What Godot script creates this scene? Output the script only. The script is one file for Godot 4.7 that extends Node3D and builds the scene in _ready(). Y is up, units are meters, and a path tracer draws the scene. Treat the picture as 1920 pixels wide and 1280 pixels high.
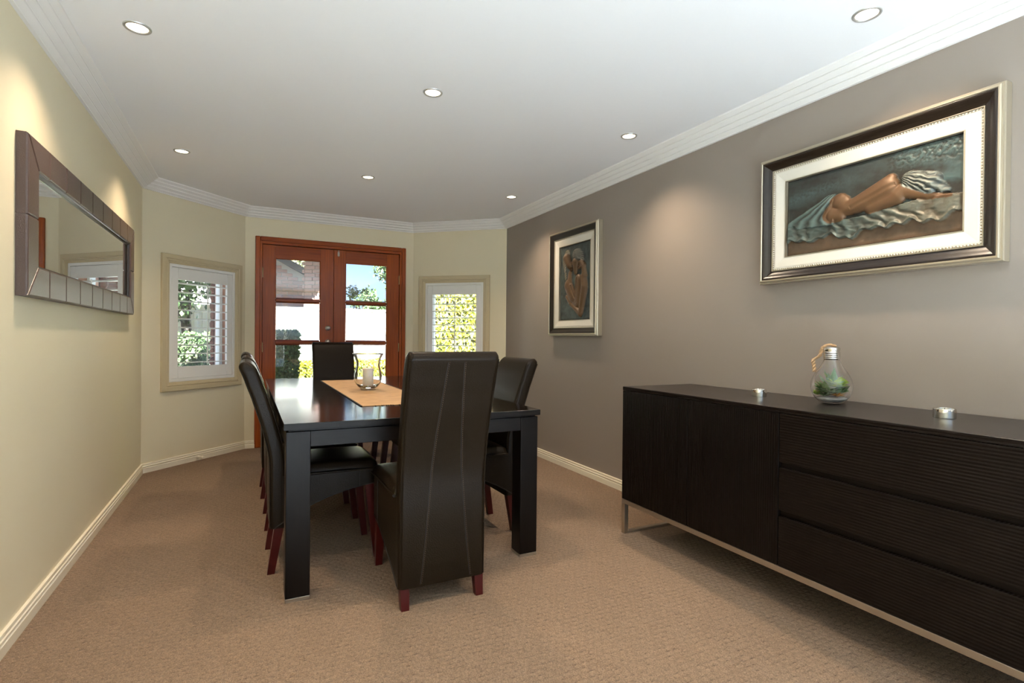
extends Node3D
# A dining room with a bay of french doors: built in metres, y up, -z towards the doors.

const CEIL := 2.446
const XL := -0.787
const XR := 2.552
const ZD := -6.05
const ZN := 3.0
var plan: PackedVector2Array            # inner outline (x, z) of the room
var M := {}                             # materials
var rng := RandomNumberGenerator.new()
var used := {}

# ------------------------------------------------------------------ mesh builder
class MB:
	var v := PackedVector3Array()
	var n := PackedVector3Array()
	var c := PackedColorArray()
	var i := PackedInt32Array()
	var x := Transform3D()
	var col := Color.WHITE
	var tinted := false
	var plan_uv := false                 # uv = (x, z) in metres, for floors

	func vert(p: Vector3, nn: Vector3) -> int:
		v.append(x * p)
		n.append((x.basis * nn).normalized())
		c.append(col)
		return v.size() - 1

	func tri3(a: Vector3, b: Vector3, d: Vector3, na: Vector3, nb: Vector3, nd: Vector3) -> void:
		var k := vert(a, na)
		vert(b, nb)
		vert(d, nd)
		i.append_array(PackedInt32Array([k, k + 2, k + 1]))

	func tri(a: Vector3, b: Vector3, d: Vector3) -> void:
		var nn := (b - a).cross(d - a).normalized()
		tri3(a, b, d, nn, nn, nn)

	func quad(a: Vector3, b: Vector3, d: Vector3, e: Vector3) -> void:
		var nn := (d - a).cross(e - b).normalized()
		quad4(a, b, d, e, nn, nn, nn, nn)

	func quad4(a: Vector3, b: Vector3, d: Vector3, e: Vector3, na: Vector3, nb: Vector3, nd: Vector3, ne: Vector3) -> void:
		var k := vert(a, na)
		vert(b, nb)
		vert(d, nd)
		vert(e, ne)
		i.append_array(PackedInt32Array([k, k + 2, k + 1, k, k + 3, k + 2]))

	# quad whose outside is away from the point o
	func oq(p: Array, nn: Array, o: Vector3) -> void:
		var g: Vector3 = (p[2] - p[0]).cross(p[3] - p[1])
		if g.dot((p[0] + p[1] + p[2] + p[3]) / 4.0 - o) >= 0.0:
			quad4(p[0], p[1], p[2], p[3], nn[0], nn[1], nn[2], nn[3])
		else:
			quad4(p[3], p[2], p[1], p[0], nn[3], nn[2], nn[1], nn[0])

	func box(lo: Vector3, hi: Vector3) -> void:
		var o := (lo + hi) / 2.0
		for a in 3:
			for s in [0, 1]:
				var b := (a + 1) % 3
				var d := (a + 2) % 3
				var p := []
				for k in [[0, 0], [1, 0], [1, 1], [0, 1]]:
					var q := Vector3.ZERO
					q[a] = hi[a] if s else lo[a]
					q[b] = hi[b] if k[0] else lo[b]
					q[d] = hi[d] if k[1] else lo[d]
					p.append(q)
				var nn := Vector3.ZERO
				nn[a] = 1.0 if s else -1.0
				oq(p, [nn, nn, nn, nn], o)

	# box with softened edges
	func cbox(lo: Vector3, hi: Vector3, r: float) -> void:
		var o := (lo + hi) / 2.0
		var h := (hi - lo) / 2.0
		r = minf(r, minf(h.x, minf(h.y, h.z)) * 0.98)
		var at := func(s: Vector3, a: int) -> Vector3:
			var q := Vector3.ZERO
			for k in 3:
				q[k] = s[k] * (h[k] if k == a else h[k] - r)
			return o + q
		var nrm := func(s: Vector3, a: int) -> Vector3:
			var q := Vector3.ZERO
			q[a] = s[a]
			return q
		for a in 3:
			var b := (a + 1) % 3
			var d := (a + 2) % 3
			for sa in [-1.0, 1.0]:
				var p := []
				var nn := []
				for k in [[-1.0, -1.0], [1.0, -1.0], [1.0, 1.0], [-1.0, 1.0]]:
					var s := Vector3.ZERO
					s[a] = sa
					s[b] = k[0]
					s[d] = k[1]
					p.append(at.call(s, a))
					nn.append(nrm.call(s, a))
				oq(p, nn, o)
				for sb in [-1.0, 1.0]:
					var s0 := Vector3.ZERO
					s0[a] = sa
					s0[b] = sb
					s0[d] = -1.0
					var s1 := s0
					s1[d] = 1.0
					oq([at.call(s0, a), at.call(s1, a), at.call(s1, b), at.call(s0, b)], [nrm.call(s0, a), nrm.call(s1, a), nrm.call(s1, b), nrm.call(s0, b)], o)
		for sx in [-1.0, 1.0]:
			for sy in [-1.0, 1.0]:
				for sz in [-1.0, 1.0]:
					var s := Vector3(sx, sy, sz)
					var p := [at.call(s, 0), at.call(s, 1), at.call(s, 2)]
					if (p[1] - p[0]).cross(p[2] - p[0]).dot(s) >= 0:
						tri3(p[0], p[1], p[2], nrm.call(s, 0), nrm.call(s, 1), nrm.call(s, 2))
					else:
						tri3(p[0], p[2], p[1], nrm.call(s, 0), nrm.call(s, 2), nrm.call(s, 1))

	# polygon in (ex, ey), extruded along ez from d0 to d1
	func prism(poly: PackedVector2Array, o: Vector3, ex: Vector3, ey: Vector3, ez: Vector3, d0: float, d1: float) -> void:
		var pg := poly.duplicate()
		if (Geometry2D.is_polygon_clockwise(pg)) != (ex.cross(ey).dot(ez) < 0):
			pg.reverse()
		var up := ex.cross(ey).dot(ez) > 0
		var t := Geometry2D.triangulate_polygon(pg)
		var P := func(k: int, d: float) -> Vector3: return o + ex * pg[k].x + ey * pg[k].y + ez * d
		var mid := Vector3.ZERO
		for k in pg.size():
			mid += P.call(k, (d0 + d1) / 2.0) / pg.size()
		for k in range(0, t.size(), 3):
			for e in [[d0, -1.0], [d1, 1.0]]:
				var a: Vector3 = P.call(t[k], e[0])
				var b: Vector3 = P.call(t[k + 1], e[0])
				var d: Vector3 = P.call(t[k + 2], e[0])
				if (b - a).cross(d - a).dot(ez * e[1]) >= 0:
					tri(a, b, d)
				else:
					tri(a, d, b)
		for k in pg.size():
			var l := (k + 1) % pg.size()
			var a: Vector3 = P.call(k, d0)
			var b: Vector3 = P.call(l, d0)
			var d: Vector3 = P.call(l, d1)
			var e: Vector3 = P.call(k, d1)
			if up == true:
				quad(a, b, d, e)
			else:
				quad(e, d, b, a)

	# rows of points, smooth; wrap joins the last column to the first
	func grid(rows: Array, wrap := false, flip := false) -> void:
		var R := rows.size()
		var K: int = rows[0].size()
		var base := v.size()
		for r in R:
			for k in K:
				var p: Vector3 = rows[r][k]
				var k0: int = (k - 1 + K) % K if wrap else maxi(k - 1, 0)
				var k1: int = (k + 1) % K if wrap else mini(k + 1, K - 1)
				var du: Vector3 = rows[r][k1] - rows[r][k0]
				var dv: Vector3 = rows[mini(r + 1, R - 1)][k] - rows[maxi(r - 1, 0)][k]
				if du.length_squared() < 1e-14:
					var rr := r + 1 if r == 0 else r - 1
					du = rows[rr][k1] - rows[rr][k0]
				var nn := du.cross(dv)
				vert(p, -nn if flip else nn)
		for r in R - 1:
			for k in (K if wrap else K - 1):
				var l := (k + 1) % K
				var a := base + r * K + k
				var b := base + r * K + l
				var d := base + (r + 1) * K + l
				var e := base + (r + 1) * K + k
				if flip:
					i.append_array(PackedInt32Array([a, b, d, a, d, e]))
				else:
					i.append_array(PackedInt32Array([a, d, b, a, e, d]))

	# profile of (radius, height), turned about y
	func lathe(prof: Array, seg := 32, flip := false) -> void:
		var rows := []
		for q in prof:
			var row := PackedVector3Array()
			for k in seg:
				var a := TAU * k / seg
				row.append(Vector3(q.x * cos(a), q.y, -q.x * sin(a)))
			rows.append(row)
		grid(rows, true, flip)

	func tube(pts: Array, r: float, seg := 8, r_end := -1.0) -> void:
		var rows := []
		var up := Vector3.UP
		for k in pts.size():
			var t: Vector3 = (pts[mini(k + 1, pts.size() - 1)] - pts[maxi(k - 1, 0)]).normalized()
			if absf(t.dot(up)) > 0.98:
				up = Vector3.RIGHT
			var a := t.cross(up).normalized()
			var b := a.cross(t).normalized()
			up = b
			var rr := r if r_end < 0 else lerpf(r, r_end, float(k) / (pts.size() - 1))
			var row := PackedVector3Array()
			for s in seg:
				var w := TAU * s / seg
				row.append(pts[k] + a * cos(w) * rr + b * sin(w) * rr)
			rows.append(row)
		grid(rows, true, true)
		for e in [0, pts.size() - 1]:
			var t: Vector3 = (pts[1] - pts[0]) if e == 0 else (pts[e] - pts[e - 1])
			for s in range(1, seg - 1):
				var a: Vector3 = rows[e][0]
				var b: Vector3 = rows[e][s]
				var d: Vector3 = rows[e][s + 1]
				if (b - a).cross(d - a).dot(t * (-1.0 if e == 0 else 1.0)) > 0:
					tri(a, b, d)
				else:
					tri(a, d, b)

	# ring round a rectangle w x h lying in (x, y): profile of (inset, height), mitred
	func ring(w: float, h: float, prof: Array) -> void:
		for k in prof.size() - 1:
			var p: Vector2 = prof[k]
			var q: Vector2 = prof[k + 1]
			var A := []
			var B := []
			for s in [[-1, -1], [1, -1], [1, 1], [-1, 1]]:
				A.append(Vector3(s[0] * (w / 2 - p.x), s[1] * (h / 2 - p.x), p.y))
				B.append(Vector3(s[0] * (w / 2 - q.x), s[1] * (h / 2 - q.x), q.y))
			for e in 4:
				var f := (e + 1) % 4
				quad(A[e], A[f], B[f], B[e])

	func mesh() -> ArrayMesh:
		var a := []
		a.resize(Mesh.ARRAY_MAX)
		a[Mesh.ARRAY_VERTEX] = v
		a[Mesh.ARRAY_NORMAL] = n
		if tinted:
			a[Mesh.ARRAY_COLOR] = c
		if plan_uv:
			var uv := PackedVector2Array()
			for p in v:
				uv.append(Vector2(p.x, p.z))
			a[Mesh.ARRAY_TEX_UV] = uv
			a[Mesh.ARRAY_TEX_UV2] = uv
		a[Mesh.ARRAY_INDEX] = i
		var m := ArrayMesh.new()
		m.add_surface_from_arrays(Mesh.PRIMITIVE_TRIANGLES, a)
		return m

# ------------------------------------------------------------------ nodes
func numbered(called: String) -> String:
	used[called] = used.get(called, -1) + 1
	return called if used[called] == 0 else "%s_%03d" % [called, used[called]]

func put(called: String, mb: MB, mat: Material, parent: Node = null) -> MeshInstance3D:
	var o := MeshInstance3D.new()
	o.mesh = mb.mesh()
	o.material_override = mat
	o.name = called if parent else numbered(called)
	(parent if parent else self).add_child(o, true)
	return o

func piece(called: String, mesh: Mesh, mat: Material, at: Transform3D, parent: Node) -> MeshInstance3D:
	var o := MeshInstance3D.new()
	o.mesh = mesh
	o.material_override = mat
	o.transform = at
	o.name = called
	parent.add_child(o, true)
	return o

func thing(called: String, label: String, category: String, at := Transform3D(), group := "") -> Node3D:
	var o := Node3D.new()
	o.name = numbered(called)
	add_child(o)
	o.transform = at
	tag(o, label, category, group)
	return o

func tag(o: Node, label: String, category: String, group := "") -> void:
	o.set_meta("label", label)
	o.set_meta("category", category)
	if group:
		o.set_meta("group", group)

func struct(o: Node, label := "", category := "") -> void:
	o.set_meta("kind", "structure")
	if label:
		o.set_meta("label", label)
	if category:
		o.set_meta("category", category)

func sub(called: String, parent: Node, at := Transform3D()) -> Node3D:
	var o := Node3D.new()
	o.name = called
	o.transform = at
	parent.add_child(o, true)
	return o

func turned(at: Vector3, deg: float) -> Transform3D:
	return Transform3D(Basis(Vector3.UP, deg_to_rad(deg)), at)

# ------------------------------------------------------------------ textures and materials
var lattice: PackedFloat32Array

func vnoise(x: float, y: float, px: int, py: int, o: int) -> float:
	var x0 := int(floor(x))
	var y0 := int(floor(y))
	var fx := x - x0
	var fy := y - y0
	fx = fx * fx * (3 - 2 * fx)
	fy = fy * fy * (3 - 2 * fy)
	var a0 := posmod(x0, px)
	var a1 := posmod(x0 + 1, px)
	var b0 := posmod(y0, py) * 131 + o * 977
	var b1 := posmod(y0 + 1, py) * 131 + o * 977
	return lerpf(lerpf(lattice[(a0 * 17 + b0) & 8191], lattice[(a1 * 17 + b0) & 8191], fx), lerpf(lattice[(a0 * 17 + b1) & 8191], lattice[(a1 * 17 + b1) & 8191], fx), fy)

func tex(w: int, h: int, f: Callable) -> ImageTexture:
	var b := PackedByteArray()
	b.resize(w * h * 3)
	var k := 0
	for y in h:
		for x in w:
			var q: Color = f.call(float(x) / w, float(y) / h)
			b[k] = clampi(int(q.r * 255.0), 0, 255)
			b[k + 1] = clampi(int(q.g * 255.0), 0, 255)
			b[k + 2] = clampi(int(q.b * 255.0), 0, 255)
			k += 3
	return ImageTexture.create_from_image(Image.create_from_data(w, h, false, Image.FORMAT_RGB8, b))

func mat(c: Color, rough := 0.6, metal := 0.0, spec := 0.5) -> StandardMaterial3D:
	var m := StandardMaterial3D.new()
	m.albedo_color = c
	m.roughness = rough
	m.metallic = metal
	m.metallic_specular = spec
	return m

func tri(m: StandardMaterial3D, albedo: Texture2D, height: Texture2D, relief: float, scale: Vector3, world := true) -> StandardMaterial3D:
	m.uv1_triplanar = true
	m.uv1_world_triplanar = world
	m.uv1_triplanar_sharpness = 8.0
	m.uv1_scale = scale
	m.albedo_texture = albedo
	if height:
		m.heightmap_enabled = true
		m.heightmap_texture = height
		m.heightmap_scale = relief
	return m

func seamless(type: int, freq: float, seed_: int, size: int, octaves := 3) -> ImageTexture:
	var f := FastNoiseLite.new()
	f.noise_type = type
	f.frequency = freq
	f.seed = seed_
	f.fractal_octaves = octaves
	return ImageTexture.create_from_image(f.get_seamless_image(size, size))

func materials() -> void:
	rng.seed = 11
	lattice.resize(8192)
	for k in 8192:
		lattice[k] = rng.randf()
	var hide := seamless(FastNoiseLite.TYPE_CELLULAR, 0.09, 5, 256, 2)
	var soft := seamless(FastNoiseLite.TYPE_SIMPLEX, 0.012, 9, 256, 4)
	# wenge: fine straight pores; grain runs along v
	var grain := func(u: float, q: float) -> float:
		return 0.45 * vnoise(u * 110 + 1.2 * vnoise(u * 6, q * 2, 6, 2, 4), q * 3, 110, 3, 0) + 0.35 * vnoise(u * 230, q * 7, 230, 7, 1) + 0.2 * vnoise(u * 22, q * 2, 22, 2, 2)
	var wenge_v := tex(512, 512, func(u, q): var g: float = grain.call(u, q); return Color.from_hsv(0.07, 0.16, 0.62 + 0.38 * g))
	var wenge_h := tex(512, 512, func(u, q): var g: float = grain.call(q, u); return Color.from_hsv(0.07, 0.16, 0.62 + 0.38 * g))
	M.wenge_v = tri(mat(Color(0.09, 0.077, 0.068), 0.36, 0.0, 0.26), wenge_v, wenge_v, 0.05, Vector3(2.6, 2.6, 2.6))
	M.wenge_h = tri(mat(Color(0.09, 0.077, 0.068), 0.36, 0.0, 0.26), wenge_h, wenge_h, 0.05, Vector3(2.6, 2.6, 2.6))
	M.top = tri(mat(Color(0.10, 0.09, 0.085), 0.13, 0.0, 0.55), wenge_v, wenge_v, 0.012, Vector3(2.6, 2.6, 2.6))
	M.board_top = tri(mat(Color(0.10, 0.083, 0.071), 0.3, 0.0, 0.6), wenge_v, wenge_v, 0.03, Vector3(2.6, 2.6, 2.6))
	var ribs := func(u: float) -> float: return 0.5 + 0.5 * sin(TAU * (u * 34.0 + 0.6 * vnoise(u * 9, 0.0, 9, 2, 6)))
	var rib_v := tex(512, 256, func(u, q): var g: float = 0.65 * ribs.call(u) + 0.35 * grain.call(u, q); return Color(g, g, g))
	var rib_h := tex(256, 512, func(u, q): var g: float = 0.65 * ribs.call(q) + 0.35 * grain.call(q, u); return Color(g, g, g))
	M.board_v = tri(mat(Color(0.085, 0.07, 0.06), 0.4, 0.0, 0.24), wenge_v, rib_v, 0.16, Vector3(2.6, 2.6, 2.6))
	M.board_h = tri(mat(Color(0.10, 0.083, 0.071), 0.4, 0.0, 0.26), wenge_h, rib_h, 0.16, Vector3(2.6, 2.6, 2.6))
	var cedar_v := tex(256, 512, func(u, q): var g: float = grain.call(u * 0.5, q); return Color.from_hsv(0.062 + 0.03 * g, 0.3, 0.66 + 0.34 * g))
	var cedar_h := tex(512, 256, func(u, q): var g: float = grain.call(q * 0.5, u); return Color.from_hsv(0.062 + 0.03 * g, 0.3, 0.66 + 0.34 * g))
	M.cedar_v = tri(mat(Color(0.70, 0.40, 0.15), 0.34, 0.0, 0.3), cedar_v, null, 0.0, Vector3(3, 1.5, 3))
	M.cedar_h = tri(mat(Color(0.66, 0.365, 0.135), 0.34, 0.0, 0.3), cedar_h, null, 0.0, Vector3(1.5, 3, 1.5))
	for q in [M.cedar_v, M.cedar_h]:
		q.clearcoat_enabled = true
		q.clearcoat = 0.12
		q.clearcoat_roughness = 0.15
	# carpet: staggered rows of small scalloped tufts, shade in the slits drawn into the colour
	var tuft := func(u: float, q: float) -> Vector2:
		var row := floorf(q * 20.0)
		var ua := u * 16.0 + (0.5 if int(row) % 2 else 0.0)
		var cell := int(posmod(int(floorf(ua)), 16) * 37 + int(row) * 101)
		var jx := lattice[cell & 8191] - 0.5
		var jy := lattice[(cell + 4099) & 8191] - 0.5
		var keep := lattice[(cell + 2111) & 8191]
		var a := fposmod(ua, 1.0) - 0.5 + 0.16 * jx
		var b := fposmod(q * 20.0, 1.0) - 0.5 + 0.2 * jy
		var dome := clampf(1.0 - 2.2 * (a * a + 0.8 * b * b), 0.0, 1.0)
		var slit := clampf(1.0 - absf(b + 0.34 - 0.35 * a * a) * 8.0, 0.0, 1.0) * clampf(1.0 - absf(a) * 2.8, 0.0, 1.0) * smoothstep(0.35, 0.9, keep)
		return Vector2(dome * (0.75 + 0.5 * keep), slit)
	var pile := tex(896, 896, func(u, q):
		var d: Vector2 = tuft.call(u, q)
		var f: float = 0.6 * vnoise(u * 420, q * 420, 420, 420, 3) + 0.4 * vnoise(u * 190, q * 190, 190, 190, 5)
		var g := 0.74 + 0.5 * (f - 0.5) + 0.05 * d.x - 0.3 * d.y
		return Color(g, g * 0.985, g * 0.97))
	var relief := tex(896, 896, func(u, q):
		var d: Vector2 = tuft.call(u, q)
		var f: float = vnoise(u * 420, q * 420, 420, 420, 3)
		var g := 0.5 * d.x + 0.25 * f - 0.3 * d.y + 0.2
		return Color(g, g, g))
	var blotch := tex(256, 256, func(u, q):
		var f: float = 0.6 * vnoise(u * 5, q * 4, 5, 4, 7) + 0.4 * vnoise(u * 13, q * 9, 13, 9, 8)
		var g := 0.9 + 0.1 * f
		return Color(g, g, g))
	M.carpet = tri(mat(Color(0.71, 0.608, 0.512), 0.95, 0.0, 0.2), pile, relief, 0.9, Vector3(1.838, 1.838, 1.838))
	M.carpet.detail_enabled = true
	M.carpet.detail_blend_mode = BaseMaterial3D.BLEND_MODE_MUL
	M.carpet.detail_albedo = blotch
	M.carpet.detail_uv_layer = BaseMaterial3D.DETAIL_UV_2
	M.carpet.uv1_triplanar = false
	M.carpet.uv1_world_triplanar = false
	M.carpet.uv2_scale = Vector3(0.31, 0.31, 0.31)
	M.carpet.rim_enabled = true
	M.carpet.rim = 0.25
	M.carpet.rim_tint = 0.6
	M.cream = mat(Color(0.865, 0.82, 0.70), 0.62)
	M.tile = mat(Color(0.90, 0.91, 0.92), 0.35)
	M.mauve = mat(Color(0.555, 0.51, 0.47), 0.6)
	M.ceiling = mat(Color(0.955, 0.96, 0.965), 0.8)
	M.cornice = mat(Color(0.945, 0.94, 0.93), 0.5)
	M.skirting = mat(Color(0.90, 0.865, 0.775), 0.35)
	M.architrave = mat(Color(0.765, 0.70, 0.56), 0.35)
	M.white = mat(Color(0.93, 0.925, 0.905), 0.3)
	M.leather = tri(mat(Color(0.115, 0.086, 0.054), 0.33, 0.0, 0.23), null, hide, 0.05, Vector3(7, 7, 7), false)
	M.seam = mat(Color(0.075, 0.058, 0.05), 0.6)
	M.stitch = mat(Color(0.36, 0.30, 0.25), 0.7)
	M.mahogany = mat(Color(0.25, 0.055, 0.042), 0.34, 0.0, 0.35)
	M.steel = mat(Color(0.74, 0.71, 0.66), 0.33, 1.0)
	M.chrome = mat(Color(0.86, 0.85, 0.83), 0.06, 1.0)
	M.silver_ring = mat(Color(0.74, 0.74, 0.73), 0.35, 0.7)
	M.brass = mat(Color(0.72, 0.62, 0.45), 0.35, 1.0)
	M.pad = tri(mat(Color(0.30, 0.232, 0.205), 0.36), null, hide, 0.05, Vector3(9, 9, 9))
	M.mirror = mat(Color(0.90, 0.91, 0.90), 0.015, 1.0)
	M.glass = mat(Color(1, 1, 1, 0.03), 0.0)
	M.glass.transparency = BaseMaterial3D.TRANSPARENCY_ALPHA
	M.crystal = mat(Color(1, 1, 1, 0.0), 0.0)
	M.crystal.refraction_enabled = true
	M.crystal.refraction_scale = 0.05
	M.crystal.transparency = BaseMaterial3D.TRANSPARENCY_ALPHA
	M.wax = mat(Color(0.95, 0.935, 0.88), 0.5)
	M.wax.subsurf_scatter_enabled = true
	M.wax.subsurf_scatter_strength = 0.4
	M.twigs = mat(Color(0.34, 0.34, 0.24), 0.95)
	M.wick = mat(Color(0.12, 0.11, 0.1), 0.9)
	var reeds := tex(256, 512, func(u, q):
		var s := absf(sin(PI * q * 60.0))
		var band := 0.5 + 0.5 * sin(TAU * q * 5.0)
		var f: float = vnoise(u * 10, q * 60, 10, 60, 2)
		return Color.from_hsv(0.085 + 0.012 * f, 0.26, 0.54 + 0.18 * s + 0.16 * f + 0.05 * band))
	M.reed = tri(mat(Color(0.90, 0.81, 0.69), 0.7), reeds, reeds, 0.08, Vector3(3, 3, 3))
	M.binding = mat(Color(0.1, 0.085, 0.08), 0.9)
	M.frame_dark = tri(mat(Color(0.165, 0.14, 0.115), 0.3), wenge_h, null, 0, Vector3(4, 4, 4))
	M.frame_gold = mat(Color(0.72, 0.675, 0.59), 0.36, 0.7)
	M.linen = mat(Color(0.845, 0.82, 0.765), 0.9)
	M.bronze = mat(Color.WHITE, 0.46, 0.2, 0.4)
	M.bronze.vertex_color_use_as_albedo = true
	M.glow = mat(Color(1, 0.96, 0.88), 0.5)
	M.glow.emission_enabled = true
	M.glow.emission = Color(1.0, 0.93, 0.80)
	M.glow.emission_energy_multiplier = 5.0
	M.leaf = mat(Color.WHITE, 0.75, 0.0, 0.2)
	M.leaf.vertex_color_use_as_albedo = true
	M.leaf.backlight_enabled = true
	M.leaf.backlight = Color(0.3, 0.34, 0.16)
	M.bark = tri(mat(Color(0.42, 0.34, 0.28), 0.9), soft, soft, 1.0, Vector3(2, 2, 2))
	M.fence = mat(Color(0.91, 0.88, 0.81), 0.5)
	M.paving = tri(mat(Color(0.88, 0.85, 0.80), 0.9), soft, null, 0, Vector3(0.5, 0.5, 0.5))
	M.brick = mat(Color(0.66, 0.49, 0.42), 0.9)
	M.brick2 = mat(Color(0.70, 0.54, 0.47), 0.9)
	M.brick3 = mat(Color(0.60, 0.44, 0.38), 0.9)
	M.brown_brick = mat(Color(0.43, 0.29, 0.24), 0.9)
	M.mortar = mat(Color(0.70, 0.66, 0.60), 0.95)
	M.tile_roof = mat(Color(0.36, 0.34, 0.33), 0.8)
	M.gutter = mat(Color(0.52, 0.49, 0.45), 0.5)
	M.soil = mat(Color(0.86, 0.85, 0.83), 0.95)
	M.rope = mat(Color(0.68, 0.55, 0.41), 0.9)
	M.plant = mat(Color.WHITE, 0.45)
	M.plant.vertex_color_use_as_albedo = true
	M.plastic = mat(Color(0.88, 0.85, 0.77), 0.45)

# ------------------------------------------------------------------ camera, sky, sun, exposure
func camera_and_light() -> void:
	var f := 998.9
	var yaw := 0.4601
	var pit := 0.0062
	var rol := 0.0098
	var F := Vector3(sin(yaw) * cos(pit), -sin(pit), -cos(yaw) * cos(pit))
	var R0 := Vector3(cos(yaw), 0, sin(yaw))
	var U0 := R0.cross(F)
	var R := R0 * cos(rol) + U0 * sin(rol)
	var U := U0 * cos(rol) - R0 * sin(rol)
	var cam := Camera3D.new()
	cam.name = "camera"
	cam.transform = Transform3D(Basis(R, U, -F), Vector3(0, 1.148, 0))
	cam.fov = rad_to_deg(2.0 * atan(640.0 / f))
	cam.near = 0.02
	cam.far = 200.0
	cam.current = true
	add_child(cam)
	var env := Environment.new()
	env.background_mode = Environment.BG_SKY
	var sky := ProceduralSkyMaterial.new()
	sky.sky_top_color = Color(0.36, 0.58, 0.88)
	sky.sky_horizon_color = Color(0.72, 0.84, 0.95)
	sky.ground_bottom_color = Color(0.40, 0.38, 0.35)
	sky.ground_horizon_color = Color(0.62, 0.62, 0.60)
	sky.sky_curve = 0.2
	sky.sun_angle_max = 1.0
	sky.sky_energy_multiplier = 1.0
	env.sky = Sky.new()
	env.sky.sky_material = sky
	env.background_energy_multiplier = 1.9
	env.tonemap_mode = Environment.TONE_MAPPER_LINEAR
	env.tonemap_exposure = 1.0
	env.sdfgi_enabled = true
	env.ssao_enabled = true
	env.ssil_enabled = true
	var we := WorldEnvironment.new()
	we.name = "environment"
	we.environment = env
	add_child(we)
	var sun := DirectionalLight3D.new()
	sun.name = "sun"
	sun.light_color = Color(0.90, 0.96, 1.0)
	sun.light_energy = 28.0
	sun.light_angular_distance = 0.6
	sun.shadow_enabled = true
	sun.look_at_from_position(Vector3(-0.6, 5.0, 7.0), Vector3.ZERO)
	add_child(sun)

# ------------------------------------------------------------------ room shell
func cross_at(p: Vector2, d: Vector2, q: Vector2, e: Vector2) -> Vector2:
	var x = Geometry2D.line_intersects_line(p, d, q, e)
	return x if x != null else q

func inset(poly: PackedVector2Array, d: float) -> PackedVector2Array:
	var mid := Vector2.ZERO
	for p in poly:
		mid += p / poly.size()
	var P := []
	var D := []
	for k in poly.size():
		var a := poly[k]
		var b := poly[(k + 1) % poly.size()]
		var t := (b - a).normalized()
		var n := Vector2(-t.y, t.x)
		if n.dot(mid - a) < 0:
			n = -n
		P.append(a + n * d)
		D.append(t)
	var out := PackedVector2Array()
	for k in poly.size():
		var l := (k - 1 + poly.size()) % poly.size()
		out.append(cross_at(P[l], D[l], P[k], D[k]))
	return out

func wall(called: String, e: int, holes: Array, m: Material) -> MeshInstance3D:
	var outer := inset(plan, -0.25)
	var a := plan[e]
	var b := plan[(e + 1) % plan.size()]
	var ao := outer[e]
	var bo := outer[(e + 1) % plan.size()]
	var t := (b - a).normalized()
	var L := a.distance_to(b)
	var cuts := [0.0, L]
	for h in holes:
		cuts.append(h[0])
		cuts.append(h[1])
	cuts.sort()
	var mb := MB.new()
	var off := (ao - a) - t * (ao - a).dot(t)
	for k in cuts.size() - 1:
		var s0: float = cuts[k]
		var s1: float = cuts[k + 1]
		if s1 - s0 < 1e-4:
			continue
		var pg := PackedVector2Array([a + t * s0, a + t * s1, bo if s1 == L else a + t * s1 + off, ao if s0 == 0.0 else a + t * s0 + off])
		var spans := [[-0.1, CEIL + 0.1]]
		for h in holes:
			if h[0] < s1 - 1e-4 and h[1] > s0 + 1e-4:
				spans = [[-0.1, h[2]], [h[3], CEIL + 0.1]]
		for q in spans:
			if q[1] - q[0] > 0.001:
				mb.prism(pg, Vector3.ZERO, Vector3.RIGHT, Vector3.BACK, Vector3.UP, q[0], q[1])
	var o := put(called, mb, m)
	struct(o)
	return o

func strip(called: String, e: int, prof: Array, m: Material, s0 := -1.0, s1 := -1.0) -> MeshInstance3D:
	# a moulding along one wall: profile of (distance from wall, height); mitred at corners, cut square at s0 or s1 when given
	var mb := MB.new()
	var a := plan[e]
	var b := plan[(e + 1) % plan.size()]
	var t := (b - a).normalized()
	for k in prof.size() - 1:
		var row := []
		for q in [prof[k], prof[k + 1]]:
			var ins := inset(plan, q.x)
			var p := ins[e]
			var r := ins[(e + 1) % plan.size()]
			if s0 >= 0:
				p = p + t * ((a + t * s0 - p).dot(t))
			if s1 >= 0:
				r = r + t * ((a + t * s1 - r).dot(t))
			row.append([Vector3(p.x, q.y, p.y), Vector3(r.x, q.y, r.y)])
		var w0: Vector3 = row[0][0]
		var w1: Vector3 = row[0][1]
		var w2: Vector3 = row[1][1]
		var w3: Vector3 = row[1][0]
		var mid := Vector3(0.88, 1.2, -1.8)
		var g := (w2 - w0).cross(w3 - w1)
		if g.dot(mid - w0) >= 0:
			mb.quad(w0, w1, w2, w3)
		else:
			mb.quad(w3, w2, w1, w0)
	var o := put(called, mb, m)
	struct(o)
	return o

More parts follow.
